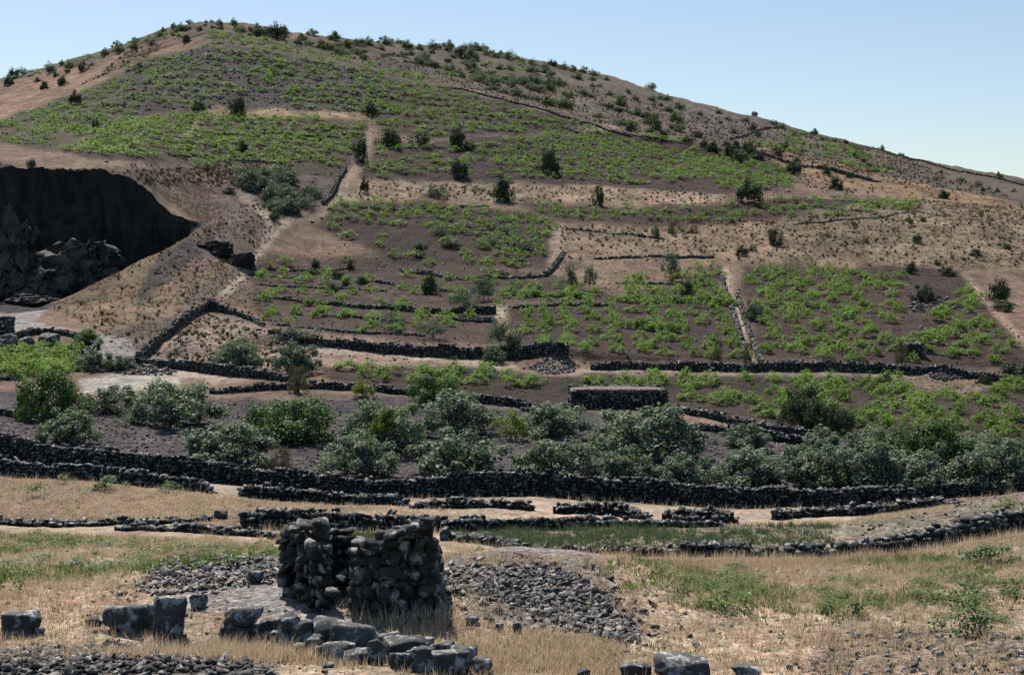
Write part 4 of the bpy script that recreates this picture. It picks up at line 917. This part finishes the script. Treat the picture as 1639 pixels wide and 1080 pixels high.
# ------------------------------------------------------------------ shrubs on the hill
def shrub_kind(seed, mat, cone=0.0, n=1500, leaf=.15):
    def sh(r, k):
        p = dome(.08, 1.0, .4)(r, k); p[:, :2] *= (1 - cone * np.clip(p[:, 2:3], 0, 1)); return p
    V, Fc, Tn, _ = clump_cloud(seed, 30, n, sh, .32, leaf, .4)
    return mesh_np('shrub', V, Fc, 4, M[mat], fattr=Tn)
SH = [shrub_kind(900 + i, 'shrub', .15 + .2 * (i % 3)) for i in range(5)]
SHG = [shrub_kind(920 + i, 'greyshrub', .1) for i in range(3)]
SHR = [shrub_kind(930 + i, 'ridgeshrub', .05) for i in range(3)]
SHO = [shrub_kind(940 + i, 'oliveshrub', .1) for i in range(3)]
SHD = [shrub_kind(950 + i, 'dryshrub', .1, 900) for i in range(2)]
def shrub(label, me, u, vb, wpx, hpx, group=None):
    p = ground_px(u, vb); k = F / p.y
    o = link('shrub', me, None, (p.x, p.y, p.z - .1), (0, 0, random.uniform(0, 6.28)), (wpx / k / 2, wpx / k / 2, hpx / k)); tag(o, label, 'shrub', group); return o
NAMED = [
 ('tall dark bush at the upper path top', 380, 187, 28, 34), ('low wide bush left of the tall dark bush on the upper path', 318, 178, 26, 16), ('dark bush at the right end of the upper dry strip', 592, 185, 26, 20),
 ('lone dark bush on the left flank stripe of dry grass', 223, 113, 14, 16), ('dark oval bush on the left flank below the dry stripe', 121, 166, 20, 22), ('purplish bush above the left vine patch', 152, 206, 18, 20),
 ('dark bush in the left dry stripe, lower of a pair', 70, 146, 16, 14), ('dark bush in the left dry stripe, upper of a pair', 99, 136, 18, 15), ('bush high in the left dry stripe', 133, 110, 18, 15),
 ('bush at the left edge under the skyline', 14, 138, 14, 16), ('big dark bush on the skyline shoulder right of the summit', 441, 62, 28, 24), ('dark bush below the summit left of centre', 299, 68, 18, 13),
 ('dark clump of bushes on the pale strip, left of three', 626, 234, 42, 28), ('dark clump of bushes on the pale strip, middle of three', 673, 232, 36, 19), ('tall dark bush on the pale strip, right of three', 735, 237, 30, 36),
 ('dark bush with a stem below the strip of three', 735, 284, 26, 30), ('dark egg-shaped tree in the upper vineyard', 881, 277, 36, 40), ('dark round tree on the dry strip in the middle', 806, 323, 36, 40),
 ('narrow dark tree on the dry strip right of the round tree', 958, 328, 20, 32), ('narrow bush by the slope wall top', 583, 307, 14, 24), ('dark bush beside the slope path', 577, 260, 24, 40),
 ('grey scrubby bush on the dry strip left of the round tree', 702, 314, 36, 20), ('bush on the crest above the right dry slope, left', 1140, 242, 22, 18), ('bush on the crest above the right dry slope, right', 1182, 264, 28, 22),
 ('large irregular bush on the right dry slope', 1200, 322, 42, 36), ('dark squat bush right of the large irregular bush', 1270, 281, 24, 20), ('rounded bush on the right dry slope', 1338, 306, 24, 22),
 ('dark bush on the far right dry brow', 1510, 317, 22, 15), ('bush standing in the dry slope above the right vineyard', 1240, 394, 22, 26), ('dark small bush above the lane top', 1188, 411, 18, 15),
 ('small bush high on the brown right slope', 1468, 391, 15, 16), ('dark low bush at the far right brown slope', 1561, 409, 22, 13), ('round dark bush at the top of the right vineyard', 1458, 440, 20, 20),
 ('wide dark bush at the top right corner of the right vineyard', 1516, 440, 28, 16), ('leafy bush beside the right path', 1597, 482, 36, 38), ('low bush below the leafy bush beside the right path', 1606, 500, 32, 16),
 ('dark cone bush at the hedge row end', 1101, 482, 24, 30), ('large dark round bush on the left terraces', 688, 470, 32, 32), ('little dark bush on the terrace edge, right', 562, 431, 13, 15),
 ('little dark bush on the terrace edge, left', 506, 427, 14, 16), ('bush on the quarry rim left end', 50, 267, 16, 16), ('bush above the spur path fork', 368, 308, 22, 12),
 ('dark bush at the path junction above the spur', 440, 352, 24, 14), ('bush by the left vineyard path', 388, 243, 18, 18), ('bush on the upper vineyard right of the three clumps', 755, 240, 22, 14),
 ('dark bush at the right edge below the path', 1630, 600, 60, 24), ('bush at the wall foot right of the gravel mound', 1575, 612, 30, 16), ('grey bush left of the lane on the brown slope', 1050, 378, 16, 20), ('brown bush on the dry slope above the thin wall', 1080, 372, 24, 22),
]
for i, (lab, u, v, w, h) in enumerate(NAMED):
    me = SHG[i % 3] if 'grey' in lab or 'purplish' in lab else SHD[i % 2] if 'brown bush' in lab else SH[i % 5]
    shrub(lab, me, u, v, w, h)
def nth0(n):
    w = ['first', 'second', 'third', 'fourth', 'fifth', 'sixth', 'seventh', 'eighth', 'ninth', 'tenth', 'eleventh', 'twelfth']
    return w[n - 1] if n <= 12 else '%d%s' % (n, 'th' if n % 100 in (11, 12, 13) else {1: 'st', 2: 'nd', 3: 'rd'}.get(n % 10, 'th'))
def shrub_zone(label, group, kinds, poly, n, w0, w1, seed, asp=.75, mind=0):
    r = np.random.default_rng(seed); done = []; tries = 0
    us = [p[0] for p in poly]; vs = [p[1] for p in poly]
    while len(done) < n and tries < 6000:
        tries += 1
        u, v = r.uniform(min(us), max(us)), r.uniform(min(vs), max(vs))
        if not inpoly(np.array([u]), np.array([v]), poly)[0]: continue
        if any((u - q[0]) ** 2 + 3 * (v - q[1]) ** 2 < mind ** 2 for q in done): continue
        done.append((u, v, r.uniform(w0, w1), int(r.integers(len(kinds))), r.uniform(.75, 1.2)))
    def edge(u):   # rows of the outline above and below this column
        e = [a[1] + (u - a[0]) / (b[0] - a[0]) * (b[1] - a[1]) for a, b in zip(poly, poly[1:] + poly[:1]) if (a[0] <= u) != (b[0] <= u)]
        return min(e), max(e)
    bands = [[]] if n <= 20 else [[], []] if n < 45 else [[], [], []]
    for q in done:
        a, b = edge(q[0]); bands[min(len(bands) - 1, int((q[1] - a) / max(1, b - a) * len(bands)))].append(q)
    names = {1: [''], 2: ['upper ', 'lower '], 3: ['upper ', 'middle ', 'lower ']}[len(bands)]
    for nm, bd in zip(names, bands):
        for c, (u, v, w, kk, ar) in enumerate(sorted(bd)):
            shrub('%s, %s from the left%s' % (label, nth0(c + 1), ' in the %sband' % nm if nm else ''), kinds[kk], u, v, w, w * asp * ar, group)
MIX = SH[:1] + SHR + SHR + SHO[:1]
shrub_zone('shrub on the ridge right of the summit', 'shrubs of the far ridge', MIX, [(400,45),(520,60),(760,78),(850,95),(870,140),(740,125),(560,90),(430,66)], 78, 13, 27, 1, .55, 11)
shrub_zone('shrub above the crest wall', 'shrubs above the crest wall', MIX, [(720,125),(870,140),(960,150),(1080,190),(1130,225),(1000,205),(870,172),(740,135)], 36, 13, 28, 2, .55, 10)
shrub_zone('shrub under the middle skyline', 'shrubs under the middle skyline', MIX, [(850,95),(960,115),(1100,158),(1080,190),(960,150),(870,135)], 28, 10, 21, 3, .6, 9)
shrub_zone('shrub on the right skyline slope', 'shrubs of the right skyline', MIX, [(1100,160),(1250,200),(1450,250),(1639,290),(1639,320),(1450,285),(1250,235),(1120,200)], 36, 8, 15, 4, .75, 10)
shrub_zone('shrub on the summit', 'shrubs of the summit', MIX, [(240,56),(300,36),(340,32),(440,48),(420,62),(330,48),(260,62)], 24, 7, 15, 5, .6, 7)
shrub_zone('shrub on the left skyline flank', 'shrubs of the left flank', MIX, [(0,128),(140,92),(240,56),(250,70),(150,108),(0,150)], 16, 8, 20, 6, .8, 9)
shrub_zone('grey-blue bush in the hollow', 'grey bushes in the hollow', SHG, [(375,298),(420,280),(510,298),(515,322),(470,345),(425,335)], 18, 26, 50, 7, .6, 12)
shrub_zone('grey-green bush low in the centre vineyard', 'grey bushes of the centre vineyard', SHG, [(640,385),(720,370),(880,375),(868,425),(680,420)], 12, 18, 36, 11, .5, 18)
shrub_zone('small bush on the brown right slope', 'dry bushes of the right slope', SHD + SHO, [(1000,375),(1260,350),(1480,325),(1639,360),(1639,425),(1350,420),(1100,405)], 16, 8, 16, 8, .8, 12)
shrub_zone('dark bush along the right crest', 'bushes along the right crest', SH, [(975,200),(1060,205),(1200,240),(1330,268),(1420,290),(1340,285),(1200,258),(1060,226)], 18, 12, 22, 9, .7, 10)
shrub_zone('low shrub on the left terraces', 'low shrubs on the left terraces', SHO + SH[:2], [(500,425),(720,440),(870,440),(800,480),(600,480),(430,468)], 10, 12, 24, 10, .55, 14)

# ------------------------------------------------------------------ vines
def vine_kind(seed, mat='vine', n=420, leaf=.20, z=.06):
    def sh(r, k):
        a = r.uniform(0, 6.28, k); q = np.sqrt(r.random(k)); p = np.stack([np.cos(a) * q * .85, np.sin(a) * q * .75, np.zeros(k)], 1)
        p[:, 2] = .15 + .65 * (1 - q ** 2) * r.uniform(.5, 1.1, k); return p
    V, Fc, Tn, _ = clump_cloud(seed, 13, n, sh, .30, leaf, 1.3, .9)
    return mesh_np('grapevine', V, Fc, 4, M[mat], fattr=Tn), (V, Fc, Tn)
VI = [vine_kind(1000 + i) for i in range(6)]
LOWV = [vine_kind(1020 + i, n=170, leaf=.27)[1] for i in range(5)]
VFIELDS = [  # label, group, outline, spacing x, spacing y, width, keep
 ('vine behind the orchard', 'vines behind the orchard', [(530,590),(760,592),(860,608),(1000,606),(1440,608),(1500,640),(1639,618),(1639,700),(1330,690),(1180,668),(1070,640),(920,615),(700,622),(560,606)], 2.8, 3.4, 1.15, .82),
 ('vine left of the stony lane', 'vines left of the lane', [(825,495),(985,485),(1150,440),(1172,490),(1186,530),(1196,572),(930,574),(840,550)], 2.6, 4.1, 1.0, .97),
 ('vine right of the stony lane', 'vines right of the lane', [(1192,428),(1330,430),(1440,440),(1440,540),(1560,460),(1580,500),(1639,570),(1600,588),(1500,580),(1222,572),(1208,520)], 2.8, 4.2, 1.12, .99),
 ('vine on the left terraces', 'vines on the left terraces', [(412,412),(640,414),(870,445),(980,460),(980,480),(810,490),(790,535),(640,540),(430,515),(405,470)], 3.0, 4.6, 1.0, .5),
 ('vine in the left edge plot', 'vines of the left plot', [(-20,562),(60,558),(125,562),(130,585),(90,600),(-20,608)], 1.9, 2.4, 1.2, .95),
 ('vine on the narrow middle terrace', 'vines on the narrow terraces', [(985,450),(1145,420),(1150,440),(985,484)], 2.3, 3.6, 1.0, .6),
 ('x', None, [(535,324),(700,324),(880,352),(888,365),(868,430),(640,418),(560,383),(500,368)], 2.8, 4.6, 1.1, .9),
 ('x', None, [(600,240),(700,228),(1000,214),(1130,230),(1255,268),(1265,300),(1160,308),(1000,296),(760,288),(580,286)], 3.0, 5.2, 1.25, .92),
 ('x', None, [(820,327),(1000,332),(1190,322),(1470,320),(1460,338),(1250,352),(1100,358),(900,355)], 3.2, 5.2, 1.15, .75),
 ('x', None, [(95,243),(200,192),(310,184),(590,190),(572,235),(540,290),(440,284),(260,262)], 3.4, 5.4, 1.7, .95),
 ('x', None, [(600,190),(560,110),(700,142),(860,180),(985,212),(700,222),(610,213)], 3.7, 6.2, 1.6, .88),
 ('x', None, [(400,85),(560,108),(640,180),(600,182),(470,176),(400,140)], 3.8, 6.5, 1.6, .82),
 ('x', None, [(-20,205),(170,132),(230,97),(330,75),(420,85),(480,120),(470,175),(330,170),(200,190),(90,240),(-20,228)], 4.0, 6.8, 1.5, .72),
 ('x', None, [(1195,235),(1270,210),(1395,252),(1430,285),(1350,266)], 4.5, 7.0, 1.6, .7),
 ('x', None, [(0,128),(140,92),(250,56),(330,40),(300,55),(140,100),(0,135)], 4.5, 7.0, 1.6, .6),
 ('x', None, [(320,45),(440,66),(560,96),(700,130),(690,140),(560,108),(420,84),(330,66)], 3.6, 6.0, 1.4, .8),
 ('x', None, [(700,135),(760,85),(860,100),(900,120),(800,110)], 5, 8, 1.5, .4),
]
vine_pts = []
for fi, (lab, grp, poly, sx, sy, wd, keep) in enumerate(VFIELDS):
    r = np.random.default_rng(3000 + fi)
    q = [ground_px(u, v) for u, v in poly]
    x0, x1 = min(p.x for p in q) - 2, max(p.x for p in q) + 2; y0, y1 = min(p.y for p in q) - 2, max(p.y for p in q) + 2
    gx, gy = np.meshgrid(np.arange(x0, x1, sx), np.arange(y0, y1, sy)); gx = gx.ravel(); gy = gy.ravel()
    gx = gx + r.normal(size=len(gx)) * sx * .09 + fbm(gx * 0, gy * .04, oct=2, seed=fi) * 1.5; gy = gy + r.uniform(-.5, .5, len(gy)) * sy * .45
    z = ground_z_arr(gx, gy); u, v = to_px(gx, gy, z)
    m = inpoly(u, v, poly) & (r.random(len(gx)) < keep * np.clip(1.05 + (.6 if grp else 1.1) * fbm(gx * .06, gy * .06, oct=2, seed=50 + fi), .15, 1.2))
    row = np.repeat(np.arange(len(np.arange(y0, y1, sy))), len(np.arange(x0, x1, sx)))
    for x, y, zz, rw in zip(gx[m], gy[m], z[m], row[m]): vine_pts.append((x, y, zz, wd * 1.12 * (.7 + .55 * r.random()), fi, rw))
vine_pts.sort(key=lambda t: (VFIELDS[t[4]][1] is None, t[1] / t[3]))
NV = 300
ORD = ['', 'first', 'second', 'third', 'fourth', 'fifth', 'sixth', 'seventh', 'eighth', 'ninth', 'tenth', 'eleventh', 'twelfth', 'thirteenth', 'fourteenth', 'fifteenth', 'sixteenth', 'seventeenth', 'eighteenth', 'nineteenth', 'twentieth']
def nth(n): return ORD[n] if n <= 20 else '%d%s' % (n, {1: 'st', 2: 'nd', 3: 'rd'}.get(n % 10, 'th'))
near = [t for t in vine_pts if VFIELDS[t[4]][1]][:NV]; nind = len(near)
rows = {}
for t in near: rows.setdefault(t[4], {}).setdefault(t[5], []).append(t)
i = 0
for fi, rr in rows.items():
    for rn, rk in enumerate(sorted(rr)):
        for cn, (x, y, z, w, _, _) in enumerate(sorted(rr[rk])):
            o = link('grape_vine', VI[i % 6][0], None, (x, y, z - .02), (0, 0, random.uniform(0, 6.28)), (w, w * .85, 1.15 * random.uniform(.75, 1.25))); i += 1
            tag(o, '%s, %s row from below, %s from the left' % (VFIELDS[fi][0], nth(rn + 1), nth(cn + 1)), 'grapevine', VFIELDS[fi][1])
VV, TT = [], []
for i, (x, y, z, w, fi, _) in enumerate(vine_pts[nind:]):
    V, Fc, Tn = LOWV[i % 5]; a = rng.uniform(0, 6.28); ca, sa = math.cos(a), math.sin(a); w *= 1.05
    X = (V[:, 0] * ca - V[:, 1] * sa) * w + x; Y = (V[:, 0] * sa + V[:, 1] * ca) * w + y
    VV.append(np.stack([X, Y, V[:, 2] * 1.2 + z], 1)); TT.append(np.clip(Tn * .8 + rng.uniform(-.3, .2) - .12 * (fi in (10, 11, 12, 13, 14)), 0, 1))
V = np.concatenate(VV)
o = link('vines', mesh_np('vines', V, np.arange(len(V)), 4, M['vine'], fattr=np.concatenate(TT))); tag(o, 'rows of grapevines on the upper hill slopes', 'vines', kind='stuff')
print('vines individual', nind, 'rest', len(vine_pts) - nind)
# hedge rows of dense vines on the middle terraces
for lab, a, b, h in (('dense vine hedge above the middle vineyard', (985, 484), (1165, 490), .9), ('short dense vine hedge inside the middle vineyard', (1002, 526), (1082, 530), 1.1), ('dense vine row left of the dark round bush', (840, 472), (940, 474), .9)):
    p, q = ground_px(*a), ground_px(*b); e = link('vine_hedge', None, loc=(p + q) / 2); tag(e, lab, 'hedge')
    n = int((q - p).length / .9); VV, TT = [], []
    for i in range(n + 1):
        c = p.lerp(q, i / n); V, Fc, Tn = VI[i % 6][1]; zz = ground_z(c.x, c.y)
        VV.append(V * np.array([1.1, .8, h * random.uniform(.9, 1.3)]) + np.array([c.x, c.y, zz]) - np.array(e.location)); TT.append(Tn)
    V = np.concatenate(VV); link('foliage', mesh_np('foliage', V, np.arange(len(V)), 4, M['vine'], fattr=np.concatenate(TT)), e)

# ------------------------------------------------------------------ green plants in the near fields
WK = [vine_kind(1100 + i, 'weed', 320, .16)[0] for i in range(4)]
WF = [vine_kind(1110 + i, 'figbright', 420, .16)[0] for i in range(2)]
for i, (lab, u, v, w, h, kd) in enumerate([
    ('rounded dark green bush at the left edge of the meadow', 14, 954, 52, 46, WF), ('light green bush below the left lane wall, leftmost', 65, 795, 44, 22, WK), ('small light green bush at the foot of the left lane wall', 105, 775, 36, 16, WK),
    ('wide green bush at the foot of the left lane wall', 180, 788, 58, 26, WF), ('faint green plant below the end of the left lane wall', 270, 790, 40, 18, WK), ('leafy green bush on the stony bank at the right edge', 1620, 822, 64, 26, WK),
    ('leafy green plant in dry grass, right of the rubble heap', 1350, 985, 70, 46, WF), ('tall leafy yellow-green plant near the right edge', 1540, 1010, 90, 56, WF), ('dark leafy plant behind the tall yellow-green one', 1545, 968, 96, 40, WF),
    ('spreading green plant at the right edge under the stony wall', 1600, 905, 110, 34, WF), ('green plant at the right edge in the meadow', 1625, 960, 50, 44, WF), ('thin green plant in the centre of the right meadow', 1170, 980, 80, 44, WK),
    ('green tuft right of the hut by the low wall', 768, 892, 30, 18, WK), ('green plant inside the ruined hut seen through the doorway', 560, 872, 22, 16, WK), ('green seedling among the bottom left stones', 178, 1078, 50, 18, WF)]):
    p = ground_px(u, v); k = F / p.y
    o = link('leafy_plant', None, None, (p.x, p.y, p.z), (0, 0, random.uniform(0, 6.28)), (w / k / 2, w / k / 2, h / k)); tag(o, lab, 'plant'); link('foliage', kd[i % len(kd)], o)
def weed_zone(label, group, poly, n, w0, w1, seed, h=.3):
    P = scatter_px(n, poly, np.random.default_rng(seed)); P = P[np.argsort(P[:, 0] / P[:, 1])]
    for i, p in enumerate(P):
        w = random.uniform(w0, w1)
        o = link('weed_bush', WK[i % 4], None, p, (0, 0, random.uniform(0, 6.28)), (w * .8, w * .8, h * random.uniform(.5, 1.1))); tag(o, '%s, %s from the left' % (label, nth0(i + 1)), 'weed', group)
weed_zone('low green weed in the left meadow', 'weeds of the left meadow', [(-10,855),(180,858),(260,890),(200,930),(60,925),(-10,920)], 46, .3, .8, 1)
weed_zone('low green weed left of the hut below the stone row', 'weeds left of the hut', [(270,868),(450,872),(450,890),(290,900)], 22, .35, .8, 2)
weed_zone('low green weed in the right meadow near the low wall', 'weeds near the low wall', [(930,898),(1060,905),(1250,915),(1230,935),(1050,925),(940,915)], 20, .3, .8, 3)
weed_zone('low green weed in the middle of the right meadow', 'weeds of the right meadow', [(1040,930),(1210,935),(1215,985),(1120,985),(1040,965)], 28, .25, .7, 4)
weed_zone('green weed around the tall leafy plant at right', 'weeds around the tall plant', [(1480,900),(1639,895),(1639,1010),(1500,1010),(1460,960)], 26, .3, .7, 5)
weed_zone('sparse green weed left of the tall leafy plant', 'weeds between the leafy plants', [(1290,930),(1430,930),(1440,1000),(1300,1000)], 16, .25, .6, 6)

# ------------------------------------------------------------------ grass
def grass(name, label, polys, mat, seed, hmin, hmax, blades, width, lean=.5, dens_noise=None, avoid=(), thr=(-.55, .25)):
    r = np.random.default_rng(seed); VV, TT = [], []
    for poly, n in polys:
        P = scatter_px(n, poly, r)
        if dens_noise: 
            nz = fbm(P[:, 0] * dens_noise, P[:, 1] * dens_noise, oct=3, seed=seed); P = P[nz > r.uniform(thr[0], thr[1], len(P))]
        u, v = to_px(P[:, 0], P[:, 1], P[:, 2]); m = np.ones(len(P), bool)
        for a in avoid: m &= ~inpoly(u, v, a) | (r.random(len(P)) < .06)
        P = P[m]
        B = np.repeat(P, blades, axis=0); n_ = len(B)
        B[:, :2] += r.normal(size=(n_, 2)) * .07
        h = np.repeat(hmin + (hmax - hmin) * r.random(len(P)) ** 1.5, blades) * r.uniform(.5, 1.1, n_)
        a = r.uniform(0, 6.283, n_); d = np.stack([np.cos(a), np.sin(a), np.zeros(n_)], 1); ln = r.random(n_)[:, None] * lean * h[:, None]
        b = r.uniform(0, 6.283, n_); s = np.stack([np.cos(b), np.sin(b), np.zeros(n_)], 1) * (width * r.uniform(.6, 1.4, n_))[:, None] / 2
        up = np.array([0, 0, 1.0])
        VV.append(np.stack([B - s, B + s, B + d * ln + up * h[:, None]], 1).reshape(-1, 3))
        TT.append(np.clip(np.repeat(r.random(len(P)), blades) * .6 + r.random(n_) * .4, 0, 1))
    V = np.concatenate(VV)
    o = link(name, mesh_np(name, V, np.arange(len(V)), 3, M[mat], fattr=np.concatenate(TT))); tag(o, label, 'grass', kind='stuff')
GRAV = [[(230,962),(250,900),(440,885),(520,940),(560,985),(640,1000),(600,1020),(480,1010),(400,985),(300,985)], [(545,985),(548,900),(720,900),(720,1000)],
        [(700,925),(850,903),(910,915),(960,955),(1035,1020),(1000,1030),(930,1005),(860,985),(760,955)], [(-450,1120),(-450,1066),(200,1056),(330,1062),(450,1086),(460,1120)]]
MEAD = [(-160,1095),(-160,850),(450,865),(720,885),(950,892),(1300,896),(1500,880),(1670,850),(1820,835),(1820,1095)]
grass('dry_grass', 'straw-coloured dry grass of the meadow', [(MEAD, 31000), ([(620,1000),(740,990),(980,1030),(1000,1085),(780,1085),(700,1040)], 2600), ([(330,1070),(340,1030),(450,1040),(640,1080),(640,1090)], 1500)], 'drygrass', 1, .07, .26, 8, .016, .9, .35, GRAV)
grass('dry_grass', 'reddish dry grass stalks of the meadow', [(MEAD, 11000), ([(720,898),(1300,902),(1450,890),(1420,905),(900,915),(730,912)], 2600)], 'redgrass', 2, .15, .42, 5, .013, .5, .25, GRAV)
grass('dry_grass', 'dry grass of the strip below the lane walls', [([(-30,830),(-30,765),(150,775),(300,790),(450,803),(640,810),(850,822),(880,840),(700,842),(400,840),(200,832)], 9000), ([(860,830),(1180,840),(1350,835),(1530,808),(1520,820),(1340,842),(1150,842)], 2500)], 'drygrass', 3, .07, .25, 6, .022, .9, .25)
grass('green_grass', 'fine green plants of the strip between two low walls', [([(722,850),(1000,842),(1200,840),(1342,842),(1335,868),(1150,884),(950,884),(800,874),(722,868)], 4200), ([(520,852),(600,852),(600,870),(520,868)], 500)], 'greengrass', 4, .10, .42, 7, .035, 1.0, .5)
grass('dry_scrub', 'dry tufts on the brown slopes', [([(1160,420),(890,362),(1260,350),(1480,320),(1639,335),(1680,430),(1330,426)], 5200), ([(80,492),(300,380),(380,330),(450,360),(390,440),(215,575),(150,525)], 2600), ([(150,278),(420,264),(400,305),(330,360),(250,310)], 2600),
      ([(575,292),(1000,302),(1160,314),(1160,325),(820,322),(540,318)], 900), ([(440,65),(700,130),(1000,208),(1250,255),(1639,325),(1639,290),(1250,198),(960,115),(520,60)], 3500), ([(232,570),(330,502),(440,545),(500,580),(430,600)], 500), ([(0,190),(0,135),(270,64),(230,95)], 900)], 'scrub', 5, .12, .5, 8, .09, 1.2, .2)
grass('green_grass', 'green ground cover between the vines of the fields', [([(530,592),(860,608),(1000,606),(1440,608),(1639,620),(1639,702),(1330,695),(1070,645),(700,622)], 2500), ([(-20,562),(125,562),(130,590),(90,602),(-20,610)], 1500), ([(1260,705),(1639,705),(1639,690),(1300,660)], 600)], 'weed', 6, .08, .25, 6, .08, 1.0, .15)


grass('green_weeds', 'green weeds mixed into the dry grass of the meadow', [([(-160,858),(180,860),(450,872),(450,892),(230,925),(-160,940)], 5200), ([(930,897),(1300,902),(1500,890),(1820,850),(1820,1030),(1500,1020),(1200,1000),(1020,960)], 9500)], 'weed', 7, .08, .3, 6, .045, 1.0, .22, (), (-.05, .45))
grass('dry_grass', 'taller golden clumps standing out of the meadow', [(MEAD, 900), ([(330,1075),(340,1035),(470,1045),(640,1085)], 160), ([(-30,1050),(330,1052),(450,1085),(-30,1090)], 200)], 'drygrass', 12, .2, .5, 26, .014, .9, .3, GRAV[:3])

M['darkscrub'] = leaf_mat('darkscrub', (.035, .04, .025), (.11, .10, .06), .15, .7, .2)
grass('dark_scrub', 'low dark scrub dotted over the dry slopes', [([(890,362),(1260,350),(1480,320),(1680,335),(1680,430),(1330,426),(1160,420),(900,415)], 700), ([(85,492),(310,375),(420,300),(450,360),(390,440),(215,575),(150,530)], 160), ([(150,278),(420,262),(400,300),(250,300)], 350), ([(575,292),(1000,302),(1160,314),(1160,325),(820,322),(540,318)], 160), ([(1180,228),(1400,278),(1639,330),(1480,318),(1270,300)], 220), ([(440,65),(700,130),(1000,208),(1250,255),(1639,325),(1639,290),(1250,198),(960,115),(520,60)], 2800), ([(0,190),(0,135),(270,64),(230,95)], 220), ([(232,570),(330,502),(440,545),(500,580),(430,600)], 120)], 'darkscrub', 8, .25, .7, 16, .14, 1.3, None)

grass('green_weeds', 'thin green growth sprinkled through the whole meadow', [(MEAD, 2600), ([(-30,828),(-30,768),(300,792),(450,806),(380,838)], 500)], 'weed', 9, .06, .2, 5, .035, 1.0, .25, GRAV)
grass('dry_grass', 'tall pale stalks along the foot of the field walls', [([(-30,764),(150,775),(300,790),(345,794),(340,800),(150,781),(-30,770)], 350), ([(640,800),(850,799),(1000,805),(1150,813),(1300,812),(1450,803),(1639,790),(1639,794),(1450,807),(1300,816),(1150,817),(1000,809),(850,803),(640,804)], 300), ([(716,874),(830,887),(950,893),(1300,897),(1400,888),(1500,877),(1639,851),(1639,858),(1500,884),(1400,894),(1300,902),(950,899),(830,893),(716,880)], 900), ([(400,852),(560,855),(720,853),(720,858),(560,860),(400,857)], 250), ([(545,985),(600,1000),(720,985),(730,995),(600,1008)], 120)], 'drygrass', 10, .2, .6, 4, .018, .6, None)
